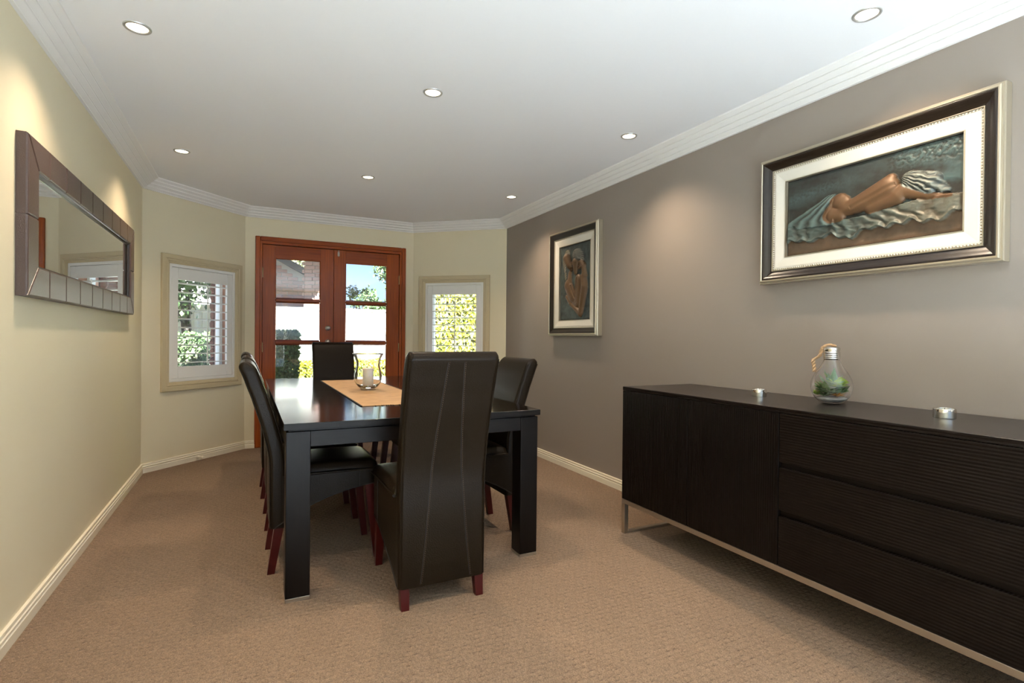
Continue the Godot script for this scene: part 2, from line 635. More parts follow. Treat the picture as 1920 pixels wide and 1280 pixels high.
func shell() -> void:
	plan = PackedVector2Array([Vector2(XL, ZN), Vector2(XL, -5.29), Vector2(-0.03, ZD), Vector2(1.713, ZD), Vector2(XR, -5.303), Vector2(XR, ZN)])
	var outer := inset(plan, -0.25)
	var fl := MB.new()
	fl.plan_uv = true
	fl.prism(outer, Vector3.ZERO, Vector3.RIGHT, Vector3.BACK, Vector3.UP, -0.1, 0.0)
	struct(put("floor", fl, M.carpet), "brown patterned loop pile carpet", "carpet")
	# unseen tiles added behind the camera, pale to bounce sun up to the ceiling
	var ti := sub("added_floor_tiles", self)
	struct(ti, "unseen pale floor tiles added by the sliding doors to bounce sunlight upwards", "tiles")
	var tm := MB.new()
	tm.cbox(Vector3(-0.247, 0.0, -0.247), Vector3(0.247, 0.012, 0.247), 0.003)
	var tile := tm.mesh()
	for a in 7:
		for b in 6:
			var lo := XL + 0.02 + a * 0.5
			if lo + 0.5 < XR + 0.2:
				piece("tile", tile, M.tile, Transform3D(Basis().scaled(Vector3(minf(1.0, (XR - 0.02 - lo) / 0.5), 1, 1)), Vector3((lo + minf(lo + 0.5, XR - 0.02)) / 2, 0.0, 0.23 + b * 0.5)), ti)
	var ce := MB.new()
	ce.prism(outer, Vector3.ZERO, Vector3.RIGHT, Vector3.BACK, Vector3.UP, CEIL, CEIL + 0.12)
	struct(put("ceiling", ce, M.ceiling))
	var ro := MB.new()
	ro.prism(inset(plan, -0.6), Vector3.ZERO, Vector3.RIGHT, Vector3.BACK, Vector3.UP, CEIL + 0.13, CEIL + 0.28)
	struct(put("roof", ro, M.tile_roof))
	wall("wall_left", 0, [], M.cream)
	wall("wall_far_left", 1, [[0.24, 0.945, 0.745, 1.78]], M.cream)
	wall("wall_far", 2, [[0.125, 1.618, -0.1, 2.135]], M.cream)
	wall("wall_far_right", 3, [[0.155, 0.86, 0.745, 1.78]], M.cream)
	wall("wall_right", 4, [], M.mauve)
	wall("wall_near", 5, [[0.17, 3.17, -0.1, 2.3]], M.cream)
	# stepped cornice: four fasciae
	var C := CEIL
	var cp := [Vector2(0.0, C - 0.092), Vector2(0.016, C - 0.092)]
	for k in 4:
		var d0 := 0.016 + 0.0262 * k
		var h0 := C - 0.088 + 0.0226 * k
		cp.append_array([Vector2(d0, h0 - 0.002), Vector2(d0 + 0.001, h0), Vector2(d0 + 0.0235, h0 + 0.0125), Vector2(d0 + 0.0240, h0 + 0.0150)])
		if k < 3:
			cp.append_array([Vector2(d0 + 0.0205, h0 + 0.0165), Vector2(d0 + 0.0205, h0 + 0.0200)])
	cp.append(Vector2(0.12, C))
	for e in 6:
		strip("trim_%d" % (e + 1), e, cp, M.cornice)
	var bp := [Vector2(0.017, 0.0), Vector2(0.017, 0.040), Vector2(0.012, 0.044), Vector2(0.012, 0.047), Vector2(0.016, 0.051), Vector2(0.016, 0.058), Vector2(0.011, 0.062), Vector2(0.011, 0.065), Vector2(0.013, 0.068), Vector2(0.012, 0.077), Vector2(0.0, 0.078)]
	strip("baseboard_left", 0, bp, M.skirting)
	strip("baseboard_far_left", 1, bp, M.skirting)
	strip("baseboard_far", 2, bp, M.skirting, -1.0, 0.095)
	strip("baseboard_beside_door", 2, bp, M.skirting, 1.65, -1.0)
	strip("baseboard_far_right", 3, bp, M.skirting)
	strip("baseboard_right", 4, bp, M.skirting)
	strip("baseboard_near", 5, bp, M.skirting, -1.0, 0.16)

# local frame of a wall: x along it, y up, z into the room
func wall_frame(e: int) -> Transform3D:
	var a := plan[e]
	var t := (plan[(e + 1) % plan.size()] - a).normalized()
	var X := Vector3(t.x, 0, t.y)
	return Transform3D(Basis(X, Vector3.UP, X.cross(Vector3.UP)), Vector3(a.x, 0, a.y))

func shutter_window(called: String, e: int, sc: float, toothed: bool, label: String) -> void:
	var w := Node3D.new()
	w.name = called
	add_child(w)
	w.transform = wall_frame(e) * Transform3D(Basis(), Vector3(sc, 1.2525, 0))
	struct(w, label, "window")
	var mb := MB.new()
	mb.ring(0.856, 1.192, [Vector2(0, 0), Vector2(0, 0.019), Vector2(0.003, 0.022), Vector2(0.036, 0.022), Vector2(0.040, 0.017), Vector2(0.044, 0.017), Vector2(0.048, 0.021), Vector2(0.054, 0.021), Vector2(0.058, 0.014), Vector2(0.064, 0.013), Vector2(0.070, 0.008), Vector2(0.078, 0.006), Vector2(0.078, -0.02)])
	put("architrave", mb, M.architrave, w)
	mb = MB.new()
	mb.ring(0.704, 1.034, [Vector2(0, -0.04), Vector2(0, 0.004), Vector2(0.004, 0.006), Vector2(0.024, 0.006), Vector2(0.026, 0.004), Vector2(0.026, -0.05)])
	put("shutter_frame", mb, M.white, w)
	var sh := sub("shutter", w)
	var ww := 0.648
	var hh := 0.978
	var z0 := -0.026
	var z1 := 0.001
	var ox := 0.262
	var oy0 := -0.385
	var oy1 := 0.385
	for s in [-1.0, 1.0]:
		mb = MB.new()
		mb.cbox(Vector3(minf(s * ox, s * ww / 2), -hh / 2, z0), Vector3(maxf(s * ox, s * ww / 2), hh / 2, z1), 0.003)
		put("stile", mb, M.white, sh)
	for q in [[-hh / 2, oy0], [oy1, hh / 2]]:
		mb = MB.new()
		mb.cbox(Vector3(-ox, q[0], z0 + 0.001), Vector3(ox, q[1], z1 - 0.001), 0.003)
		put("rail", mb, M.white, sh)
	var lv := MB.new()
	lv.x = Transform3D(Basis(Vector3.RIGHT, deg_to_rad(-4)), Vector3.ZERO)
	var rows := []
	for k in 12:
		var a := TAU * k / 12.0
		rows.append(Vector2(cos(a) * 0.032, sin(a) * 0.0055))
	lv.prism(PackedVector2Array(rows), Vector3.ZERO, Vector3.BACK, Vector3.UP, Vector3.RIGHT, -ox + 0.002, ox - 0.002)
	var lm := lv.mesh()
	for k in 10:
		piece("louvre", lm, M.white, Transform3D(Basis(), Vector3(0, oy0 + 0.032 + k * 0.0785, -0.014)), sh)
	mb = MB.new()
	mb.cbox(Vector3(0.014, oy0 + 0.02, 0.019), Vector3(0.026, oy1 - 0.02, 0.029), 0.003)
	put("tilt_rod", mb, M.white, sh)
	for y in [-0.38, 0.36]:
		mb = MB.new()
		mb.cbox(Vector3(-ww / 2 - 0.007, y - 0.03, 0.0), Vector3(-ww / 2 + 0.003, y + 0.03, 0.008), 0.002)
		put("hinge", mb, M.white, sh)
	mb = MB.new()
	mb.ring(0.704, 1.034, [Vector2(0, -0.2), Vector2(0, -0.15), Vector2(0.04, -0.15), Vector2(0.04, -0.2)])
	put("sash", mb, M.white, w)
	mb = MB.new()
	mb.box(Vector3(-0.315, -0.48, -0.178), Vector3(0.315, 0.48, -0.174))
	put("pane", mb, M.glass, w)
	if toothed:
		# the brick corner outside, its squint bricks laid like teeth
		var bm := MB.new()
		bm.cbox(Vector3(-0.03, -0.045, -0.055), Vector3(0.03, 0.045, 0.055), 0.026)
		var bmesh := bm.mesh()
		for k in 13:
			piece("brick", bmesh, M.brown_brick, Transform3D(Basis(Vector3.UP, 0.2), Vector3(0.405 + 0.008 * (k % 2), -0.56 + k * 0.094, -0.315)), w)
		mb = MB.new()
		mb.box(Vector3(0.40, -0.62, -0.36), Vector3(0.50, 0.62, -0.262))
		put("brick_corner", mb, M.brick3, w)
		mb = MB.new()
		mb.cbox(Vector3(0.346, -0.5165, -0.25), Vector3(0.3535, 0.5165, -0.06), 0.001)
		put("brick_reveal", mb, M.brick2, w)
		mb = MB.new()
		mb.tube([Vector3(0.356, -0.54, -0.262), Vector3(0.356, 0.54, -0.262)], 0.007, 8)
		put("dark_gap_tube", mb, M.binding, w)  # dark tube standing in for the shaded gap beside the reveal

func french_doors() -> void:
	var d := Node3D.new()
	d.name = "door_1"
	add_child(d)
	d.position = Vector3(0, 0, ZD)
	struct(d, "pair of glazed timber french doors in a red brown frame", "door")
	# architrave and lining
	for q in [[0.062, 0.108, 0.0, 2.168], [1.575, 1.621, 0.0, 2.168]]:
		var mb := MB.new()
		mb.cbox(Vector3(q[0], q[2], -0.01), Vector3(q[1], q[3], 0.02), 0.006)
		put("architrave", mb, M.cedar_v, d)
	var mb := MB.new()
	mb.cbox(Vector3(0.108, 2.122, -0.01), Vector3(1.575, 2.168, 0.02), 0.006)
	put("architrave", mb, M.cedar_h, d)
	for q in [[0.096, 0.128], [1.552, 1.588]]:
		mb = MB.new()
		mb.cbox(Vector3(q[0], 0.0, -0.14), Vector3(q[1], 2.13, 0.006), 0.003)
		put("jamb", mb, M.cedar_v, d)
	mb = MB.new()
	mb.cbox(Vector3(0.126, 2.094, -0.14), Vector3(1.556, 2.134, 0.006), 0.003)
	put("head", mb, M.cedar_h, d)
	mb = MB.new()
	mb.cbox(Vector3(0.126, -0.02, -0.16), Vector3(1.556, 0.012, -0.005), 0.003)
	put("threshold", mb, M.cedar_h, d)
	for q in [[0.118, 0.0, 0.146, 2.1], [1.534, 0.0, 1.562, 2.1], [0.146, 2.076, 1.534, 2.1], [0.818, 0.012, 0.846, 2.076]]:
		mb = MB.new()
		mb.box(Vector3(q[0], q[1], -0.072), Vector3(q[2], q[3], -0.0535))
		put("rebate", mb, M.cedar_v, d)
	var zf := -0.012
	var zb := -0.052
	var ys := [[1.956, 1.541], [1.503, 1.101], [1.059, 0.657], [0.617, 0.215]]
	for leaf in [[0.131, 0.252, 0.695, 0.8305], [0.8335, 0.957, 1.411, 1.549]]:
		var lf := sub("leaf", d)
		for q in [[leaf[0], leaf[1]], [leaf[2], leaf[3]]]:
			mb = MB.new()
			mb.cbox(Vector3(q[0], 0.014, zb), Vector3(q[1], 2.09, zf), 0.002)
			put("stile", mb, M.cedar_v, lf)
		for q in [[ys[0][0], 2.09], [0.014, ys[3][1]]]:
			mb = MB.new()
			mb.cbox(Vector3(leaf[1], q[0], zb + 0.001), Vector3(leaf[2], q[1], zf - 0.001), 0.002)
			put("rail", mb, M.cedar_h, lf)
		for k in 3:
			mb = MB.new()
			mb.cbox(Vector3(leaf[1], ys[k + 1][0], zb + 0.004), Vector3(leaf[2], ys[k][1], zf - 0.004), 0.009)
			put("glazing_bar", mb, M.cedar_h, lf)
		for k in 4:
			mb = MB.new()
			mb.x = Transform3D(Basis(), Vector3((leaf[1] + leaf[2]) / 2, (ys[k][0] + ys[k][1]) / 2, zf))
			mb.ring(leaf[2] - leaf[1], ys[k][0] - ys[k][1], [Vector2(0, -0.002), Vector2(0.006, -0.006), Vector2(0.008, -0.016)])
			put("glazing_bead", mb, M.cedar_h, lf)
			mb = MB.new()
			mb.box(Vector3(leaf[1] + 0.002, ys[k][1] + 0.002, zf - 0.024), Vector3(leaf[2] - 0.002, ys[k][0] - 0.002, zf - 0.019))
			put("pane", mb, M.glass, lf)
		var hx: float = leaf[0] if leaf[0] < 0.5 else leaf[3]
		for y in [1.80, 1.03, 0.24]:
			mb = MB.new()
			mb.tube([Vector3(hx, y - 0.05, zf + 0.006), Vector3(hx, y + 0.05, zf + 0.006)], 0.0065, 10)
			put("hinge", mb, M.brass, lf)
		if leaf[0] < 0.5:
			for y in [1.237, 1.09]:
				mb = MB.new()
				mb.x = Transform3D(Basis(Vector3.RIGHT, PI / 2), Vector3(0.772, y, zf))
				mb.lathe([Vector2(0.0, 0.0), Vector2(0.026, 0.0), Vector2(0.026, 0.006), Vector2(0.012, 0.009), Vector2(0.011, 0.022), Vector2(0.020, 0.028), Vector2(0.025, 0.038), Vector2(0.022, 0.048), Vector2(0.012, 0.054), Vector2(0.0, 0.055)], 20)
				put("knob" if y < 1.2 else "lock", mb, M.steel, lf)
		else:
			mb = MB.new()
			mb.cbox(Vector3(0.868, 2.02, zf), Vector3(0.892, 2.07, zf + 0.012), 0.003)
			mb.tube([Vector3(0.88, 2.015, zf + 0.016), Vector3(0.88, 2.085, zf + 0.016)], 0.005, 8)
			put("bolt", mb, M.chrome, lf)

func added_sliding_doors() -> void:  # added behind the camera, out of view, so sun reaches the tiles
	var w := Node3D.new()
	w.name = "door_2"
	add_child(w)
	w.transform = wall_frame(5) * Transform3D(Basis(), Vector3(1.67, 1.15, 0))
	struct(w, "unseen wide sliding glass doors added opposite the bay to let sunlight in", "door")
	var mb := MB.new()
	mb.ring(3.12, 2.42, [Vector2(0, 0), Vector2(0, 0.02), Vector2(0.05, 0.02), Vector2(0.06, 0.012), Vector2(0.07, -0.02)])
	put("architrave", mb, M.architrave, w)
	for k in 2:
		var lf := sub("leaf", w, Transform3D(Basis(), Vector3(-0.75 + 1.5 * k, 0, -0.1 - 0.04 * k)))
		mb = MB.new()
		mb.ring(1.52, 2.3, [Vector2(0, -0.02), Vector2(0, 0.02), Vector2(0.05, 0.02), Vector2(0.05, -0.02), Vector2(0, -0.02)])
		put("sash", mb, M.white, lf)
		mb = MB.new()
		mb.box(Vector3(-0.71, -1.1, -0.003), Vector3(0.71, 1.1, 0.003))
		put("pane", mb, M.glass, lf)

# ------------------------------------------------------------------ furniture
func dining_table() -> void:
	var t := thing("dining_table", "long black brown wooden dining table with square legs and silver feet", "table", Transform3D(Basis(), Vector3(0.765, 0, -3.79)))
	var hw := 0.6275
	var hl := 1.33
	var mb := MB.new()
	mb.cbox(Vector3(-hw, 0.743, -hl), Vector3(hw, 0.772, hl), 0.0025)
	var top := put("tabletop", mb, M.top, t)
	for s in [-1.0, 1.0]:
		mb = MB.new()
		mb.box(Vector3(-hw + 0.002, 0.7445, minf(s * hl, s * (hl + 0.0006))), Vector3(hw - 0.002, 0.7705, maxf(s * hl, s * (hl + 0.0006))))
		put("edge_band", mb, M.wenge_h, top)
	mb = MB.new()
	mb.box(Vector3(-hw + 0.022, 0.732, -hl + 0.022), Vector3(hw - 0.022, 0.744, hl - 0.022))
	put("top_rail", mb, M.wenge_h, t)
	for s in [-1.0, 1.0]:
		mb = MB.new()
		mb.cbox(Vector3(-hw + 0.11, 0.665, minf(s * (hl - 0.035), s * (hl - 0.013))), Vector3(hw - 0.11, 0.7345, maxf(s * (hl - 0.035), s * (hl - 0.013))), 0.002)
		put("apron", mb, M.wenge_h, t)
		mb = MB.new()
		mb.cbox(Vector3(minf(s * (hw - 0.035), s * (hw - 0.013)), 0.665, -hl + 0.11), Vector3(maxf(s * (hw - 0.035), s * (hw - 0.013)), 0.7345, hl - 0.11), 0.002)
		put("apron", mb, M.wenge_v, t)
	for sx in [-1.0, 1.0]:
		for sz in [-1.0, 1.0]:
			var c := Vector3(sx * (hw - 0.061), 0, sz * (hl - 0.06))
			mb = MB.new()
			mb.cbox(c + Vector3(-0.05, 0.015, -0.05), c + Vector3(0.05, 0.735, 0.05), 0.0025)
			var leg := put("leg", mb, M.wenge_v, t)
			mb = MB.new()
			mb.cbox(c + Vector3(-0.0505, 0.0, -0.0505), c + Vector3(0.0505, 0.0155, 0.0505), 0.001)
			put("foot_cap", mb, M.steel, leg).set_meta("label", "brushed silver foot cap")

func smooth_curve(pts: Array, q: float) -> float:
	# pts of (y, value); monotone y, cubic between them
	for k in pts.size() - 1:
		if q <= pts[k + 1].x or k == pts.size() - 2:
			var t := clampf((q - pts[k].x) / (pts[k + 1].x - pts[k].x), 0.0, 1.0)
			var a: Vector2 = pts[maxi(k - 1, 0)]
			var d: Vector2 = pts[mini(k + 2, pts.size() - 1)]
			return cubic_interpolate(pts[k].y, pts[k + 1].y, a.y, d.y, t)
	return 0.0

func make_chair(called: String, H: float, low: float, legm: Material) -> Node3D:
	# faces +z; origin on the floor between the rear feet
	var t := thing(called, "", "chair")
	var st := (H - 0.5) / 0.525
	var bk := [Vector2(0.0, 0.004), Vector2(0.22, 0.0), Vector2(0.40, -0.003), Vector2(0.56 if H < 1.05 else 0.57, -0.007), Vector2(0.5 + 0.20 * st, -0.036), Vector2(0.5 + 0.356 * st, -0.083), Vector2(0.5 + 0.45 * st, -0.117), Vector2(H, -0.145)]
	var hw := 0.195
	var rad := 0.0375
	# backrest: horizontal rounded sections, rolled top
	var secs := []
	var ytop := H - rad
	for k in 34:
		var y := lerpf(low, ytop, k / 33.0)
		secs.append([y, 1.0, 0.0])
	for k in range(1, 8):
		var a := PI / 2 * k / 7.0
		secs.append([ytop + rad * sin(a), maxf(cos(a), 0.02), 1.0 - cos(a)])
	var rows := []
	var loop := func(y: float, q: float, dome: float) -> PackedVector3Array:
		var b := smooth_curve(bk, y)
		var thick := 0.075
		var mid := b + thick / 2.0
		var hd := thick / 2.0 * q
		var w := hw + 0.004 * smoothstep(0.6, H, y) - 0.012 * dome
		var r := minf(0.022, hd)
		var row := PackedVector3Array()
		for cnr in [[1, 1, 0], [-1, 1, 1], [-1, -1, 2], [1, -1, 3]]:
			for s in 5:
				var a: float = PI / 2 * (cnr[2] + s / 4.0)
				row.append(Vector3(cnr[0] * (w - r) + cos(a) * r, y, mid + cnr[1] * (hd - r) + sin(a) * r))
		return row
	for s in secs:
		rows.append(loop.call(s[0], s[1], s[2]))
	var mb := MB.new()
	mb.grid(rows, true)
	var capn: PackedVector3Array = rows[0]
	for k in range(1, capn.size() - 1):
		mb.tri(capn[0], capn[k], capn[k + 1])
	var back := put("backrest", mb, M.leather, t)
	# seams on the outer back: converge upwards
	for s in [[-0.125, -0.035], [0.105, 0.030]]:
		var pts := []
		for k in 30:
			var y := lerpf(low + 0.01, H - 0.012, k / 29.0)
			var u := (y - low) / (H - low)
			var x := lerpf(s[0], s[1], pow(u, 0.8))
			var roll := clampf((y - ytop) / rad, 0.0, 1.0)
			var b := smooth_curve(bk, y) + 0.0375 * (1.0 - sqrt(1.0 - roll * roll))
			pts.append(Vector3(x, y, b + 0.0008))
		mb = MB.new()
		mb.tube(pts, 0.0022, 6)
		put("seam", mb, M.seam, back)
		mb = MB.new()
		for k in range(0, 110):
			var u := (k + 0.5) / 110.0
			var fi := u * 29.0
			var k0 := int(fi)
			var p: Vector3 = pts[k0].lerp(pts[k0 + 1], fi - k0) + Vector3(-0.0062, 0, -0.0012)
			mb.box(p - Vector3(0.0006, 0.0026, 0.0006), p + Vector3(0.0006, 0.0026, 0.0006))
		put("stitching", mb, M.stitch, back).set_meta("kind", "stuff")
	# piping down both rear edges
	for s in [-1.0, 1.0]:
		for f in [0.0, 0.072]:
			var pts := []
			for k in 24:
				var y := lerpf(low + 0.005 if f == 0.0 else 0.5, ytop + 0.005, k / 23.0)
				pts.append(Vector3(s * (hw - 0.006 + 0.004 * smoothstep(0.6, H, y)), y, smooth_curve(bk, y) + f + 0.0015 + (0.003 if f == 0.0 else -0.001)))
			mb = MB.new()
			mb.tube(pts, 0.0026, 6)
			put("piping", mb, M.leather, back)
	# skirt with an arched lower edge, its sides
	var arch := []
	if low < 0.15:
		arch = [Vector2(0.02, low), Vector2(0.08, 0.112), Vector2(0.14, 0.142), Vector2(0.20, 0.168), Vector2(0.26, 0.192), Vector2(0.32, 0.214), Vector2(0.38, 0.236), Vector2(0.44, 0.252), Vector2(0.495, 0.262)]
	else:
		arch = [Vector2(0.02, low), Vector2(0.08, 0.258), Vector2(0.14, 0.292), Vector2(0.20, 0.320), Vector2(0.26, 0.343), Vector2(0.32, 0.360), Vector2(0.38, 0.374), Vector2(0.44, 0.384), Vector2(0.495, 0.390)]
	var pg := PackedVector2Array()
	for p in arch:
		pg.append(p)
	pg.append_array(PackedVector2Array([Vector2(0.503, 0.40 if low > 0.15 else 0.27), Vector2(0.505, 0.455), Vector2(0.50, 0.468), Vector2(0.02, 0.468)]))
	mb = MB.new()
	mb.prism(pg, Vector3.ZERO, Vector3.BACK, Vector3.UP, Vector3.RIGHT, -0.194, 0.194)
	var skirt := put("skirt", mb, M.leather, t)
	for s in [-1.0, 1.0]:
		mb = MB.new()
		var pts := []
		for p in arch:
			pts.append(Vector3(s * 0.194, p.y + 0.001, p.x))
		mb.tube(pts, 0.003, 6)
		put("hem", mb, M.seam, skirt)
		mb = MB.new()
		var ya := 0.385 if low > 0.15 else 0.262
		mb.tube([Vector3(s * 0.1948, ya - 0.004, 0.42), Vector3(s * 0.1948, 0.47, 0.42)], 0.0022, 6)
		put("seam", mb, M.seam, skirt)
	# cushion, crowned
	var cr := []
	for j in 15:
		var row := PackedVector3Array()
		var u := j / 14.0 * 2.0 - 1.0
		for k in 15:
			var q := k / 14.0 * 2.0 - 1.0
			var e := pow(maxf(absf(u), absf(q)), 4.0)
			var x := (signf(u) * (1.0 - pow(1.0 - absf(u), 1.6))) * 0.203
			var z := 0.292 + (signf(q) * (1.0 - pow(1.0 - absf(q), 1.6))) * 0.222
			var y := 0.524 - 0.010 * (u * u + q * q) - 0.034 * pow(maxf(absf(u), absf(q)), 10.0)
			row.append(Vector3(x, y, z))
		cr.append(row)
	mb = MB.new()
	mb.grid(cr, false, true)
	mb.box(Vector3(-0.203, 0.462, 0.07), Vector3(0.203, 0.471, 0.514))
	for s in [[Vector3(-0.203, 0.47, 0.07), Vector3(-0.203, 0.47, 0.514)], [Vector3(-0.203, 0.47, 0.514), Vector3(0.203, 0.47, 0.514)], [Vector3(0.203, 0.47, 0.514), Vector3(0.203, 0.47, 0.07)]]:
		mb.tube([s[0], s[1]], 0.006, 8)
	put("seat", mb, M.leather, t)
	# legs: front ones straight and tapered, rear ones kicked back
	for s in [-1.0, 1.0]:
		for f in [0, 1]:
			var ytp: float = (low + 0.05 if low < 0.15 else 0.27) if f == 0 else (0.30 if low < 0.15 else 0.42)
			var z_top := 0.035 if f == 0 else 0.468
			var z_bot := 0.012 if f == 0 else 0.515
			if low > 0.15 and f == 0:
				z_top = 0.05
				z_bot = 0.008
			var xs: float = s * 0.168
			mb = MB.new()
			var rr := []
			for q in [[ytp, z_top, 0.022], [0.0, z_bot, 0.0165]]:
				var row := PackedVector3Array()
				for k in [[-1, -1], [1, -1], [1, 1], [-1, 1]]:
					row.append(Vector3(xs + k[0] * q[2], q[0], q[1] + k[1] * q[2]))
				rr.append(row)
			for k in 4:
				var l := (k + 1) % 4
				mb.oq([rr[0][k], rr[0][l], rr[1][l], rr[1][k]], _flat4(rr[0][k], rr[0][l], rr[1][l], Vector3(xs, ytp / 2, (z_top + z_bot) / 2)), Vector3(xs, ytp / 2, (z_top + z_bot) / 2))
			mb.quad(rr[1][0], rr[1][1], rr[1][2], rr[1][3])
			put("leg", mb, legm, t)
	return t

func _flat4(a: Vector3, b: Vector3, d: Vector3, o: Vector3) -> Array:
	var g := (b - a).cross(d - a).normalized()
	if g.dot(a - o) < 0:
		g = -g
	return [g, g, g, g]

func copy(o: Node3D, at: Transform3D, label: String, group: String) -> Node3D:
	var c := o.duplicate() as Node3D
	c.name = numbered(String(o.name))
	add_child(c)
	c.transform = at
	tag(c, label, "chair", group)
	return c

func chairs() -> void:
	var g := "brown leather dining chairs round the table"
	var e := make_chair("dining_chair", 1.09, 0.088, M.mahogany)
	e.transform = turned(Vector3(0.765, 0, -2.19), 180.0)
	tag(e, "tall brown leather chair at the table end opposite the doors, red legs", "chair", g)
	copy(e, turned(Vector3(0.765, 0, -5.50), 0.0), "brown leather chair at the table end in front of the french doors", g)
	var s := make_chair("side_chair", 1.025, 0.22, M.mahogany)
	s.transform = turned(Vector3(0.097, 0, -2.985), 90.0)
	tag(s, "brown leather chair on the mirror side, first from the table end away from the doors", "chair", g)
	copy(s, turned(Vector3(0.10, 0, -3.625), 90.0), "brown leather chair on the mirror side, in the middle of its row", g)
	copy(s, turned(Vector3(0.092, 0, -4.315), 90.0), "brown leather chair on the mirror side, the one nearest the french doors", g)
	copy(s, turned(Vector3(1.436, 0, -3.01), -89.0), "brown leather chair on the picture wall side, first from the end away from doors", g)
	copy(s, turned(Vector3(1.436, 0, -3.65), -90.0), "brown leather chair on the picture wall side, in the middle of its row", g)
	copy(s, turned(Vector3(1.436, 0, -4.29), -90.0), "brown leather chair on the picture wall side, the one nearest the french doors", g)

func sideboard() -> void:
	var z0 := -2.545
	var z1 := -0.465
	var t := thing("sideboard", "long black brown ribbed wooden sideboard on a steel sled base", "sideboard", Transform3D(Basis(), Vector3(2.0, 0, 0)))
	var mb := MB.new()
	mb.cbox(Vector3(0.022, 0.203, z0 + 0.003), Vector3(0.535, 0.846, z1 - 0.003), 0.002)
	put("carcass", mb, M.board_v, t)
	mb = MB.new()
	mb.cbox(Vector3(0.0, 0.846, z0), Vector3(0.54, 0.868, z1), 0.002)
	var top := put("top", mb, M.board_top, t)
	mb = MB.new()
	mb.box(Vector3(-0.0006, 0.8475, z0 + 0.002), Vector3(0.0, 0.8665, z1 - 0.002))
	put("edge_band", mb, M.board_h, top)
	var za := z0
	for k in 2:
		var zb := -2.022 if k == 0 else -1.503
		mb = MB.new()
		mb.cbox(Vector3(0.0, 0.2035, za + 0.0015), Vector3(0.021, 0.8445, zb - 0.0015), 0.0015)
		put("door", mb, M.board_v, t)
		za = zb
	for q in [[0.640, 0.8445], [0.440, 0.617], [0.2035, 0.413]]:
		mb = MB.new()
		mb.cbox(Vector3(0.0, q[0], za + 0.0015), Vector3(0.021, q[1], z1 - 0.001), 0.0015)
		put("drawer", mb, M.board_h, t)
	for y in [0.6285, 0.4265]:
		mb = MB.new()
		mb.box(Vector3(0.016, y - 0.0125, za + 0.002), Vector3(0.0225, y + 0.0125, z1 - 0.002))
		put("finger_groove", mb, M.wenge_h, t)
	var fr := sub("sled_base", t)
	for x in [0.0, 0.505]:
		mb = MB.new()
		mb.cbox(Vector3(x, 0.177, z0), Vector3(x + 0.028, 0.2025, z1), 0.0015)
		put("rail", mb, M.steel, fr)
	for z in [z0, z1 - 0.03]:
		for x in [0.0, 0.505]:
			mb = MB.new()
			mb.cbox(Vector3(x, 0.0, z), Vector3(x + 0.028, 0.1765, z + 0.03), 0.0015)
			put("post", mb, M.steel, fr)
		mb = MB.new()
		mb.cbox(Vector3(0.0285, 0.0, z), Vector3(0.5045, 0.012, z + 0.03), 0.0015)
		put("floor_bar", mb, M.steel, fr)

# ------------------------------------------------------------------ table and sideboard things
func spline(pts: Array, per: int) -> Array:
	var out := []
	for k in pts.size() - 1:
		var a = pts[maxi(k - 1, 0)]
		var d = pts[mini(k + 2, pts.size() - 1)]
		for s in per:
			out.append(pts[k].cubic_interpolate(pts[k + 1], a, d, float(s) / per))
	out.append(pts[-1])
	return out

func runner() -> void:
	var t := thing("table_runner", "natural tan reed table runner with dark bound edges", "table runner", Transform3D(Basis(), Vector3(0.765, 0.7725, -3.83)))
	var mb := MB.new()
	mb.cbox(Vector3(-0.212, 0, -0.905), Vector3(0.212, 0.003, 0.905), 0.001)
	put("reed_mat", mb, M.reed, t)
	for s in [-1.0, 1.0]:
		mb = MB.new()
		mb.cbox(Vector3(minf(s * 0.21, s * 0.219), 0, -0.905), Vector3(maxf(s * 0.21, s * 0.219), 0.0042, 0.905), 0.001)
		put("binding", mb, M.binding, t)
	rng.seed = 5
	for s in [-1.0, 1.0]:
		var x := -0.215
		while x < 0.215:
			var l := rng.randf_range(0.008, 0.026)
			if rng.randf() < 0.55:
				mb = MB.new()
				mb.tube([Vector3(x, 0.002, s * 0.90), Vector3(x + rng.randf_range(-0.006, 0.006), 0.002, s * (0.905 + l))], 0.0018, 5)
				put("fringe_thread", mb, M.binding, t)
			x += 0.012

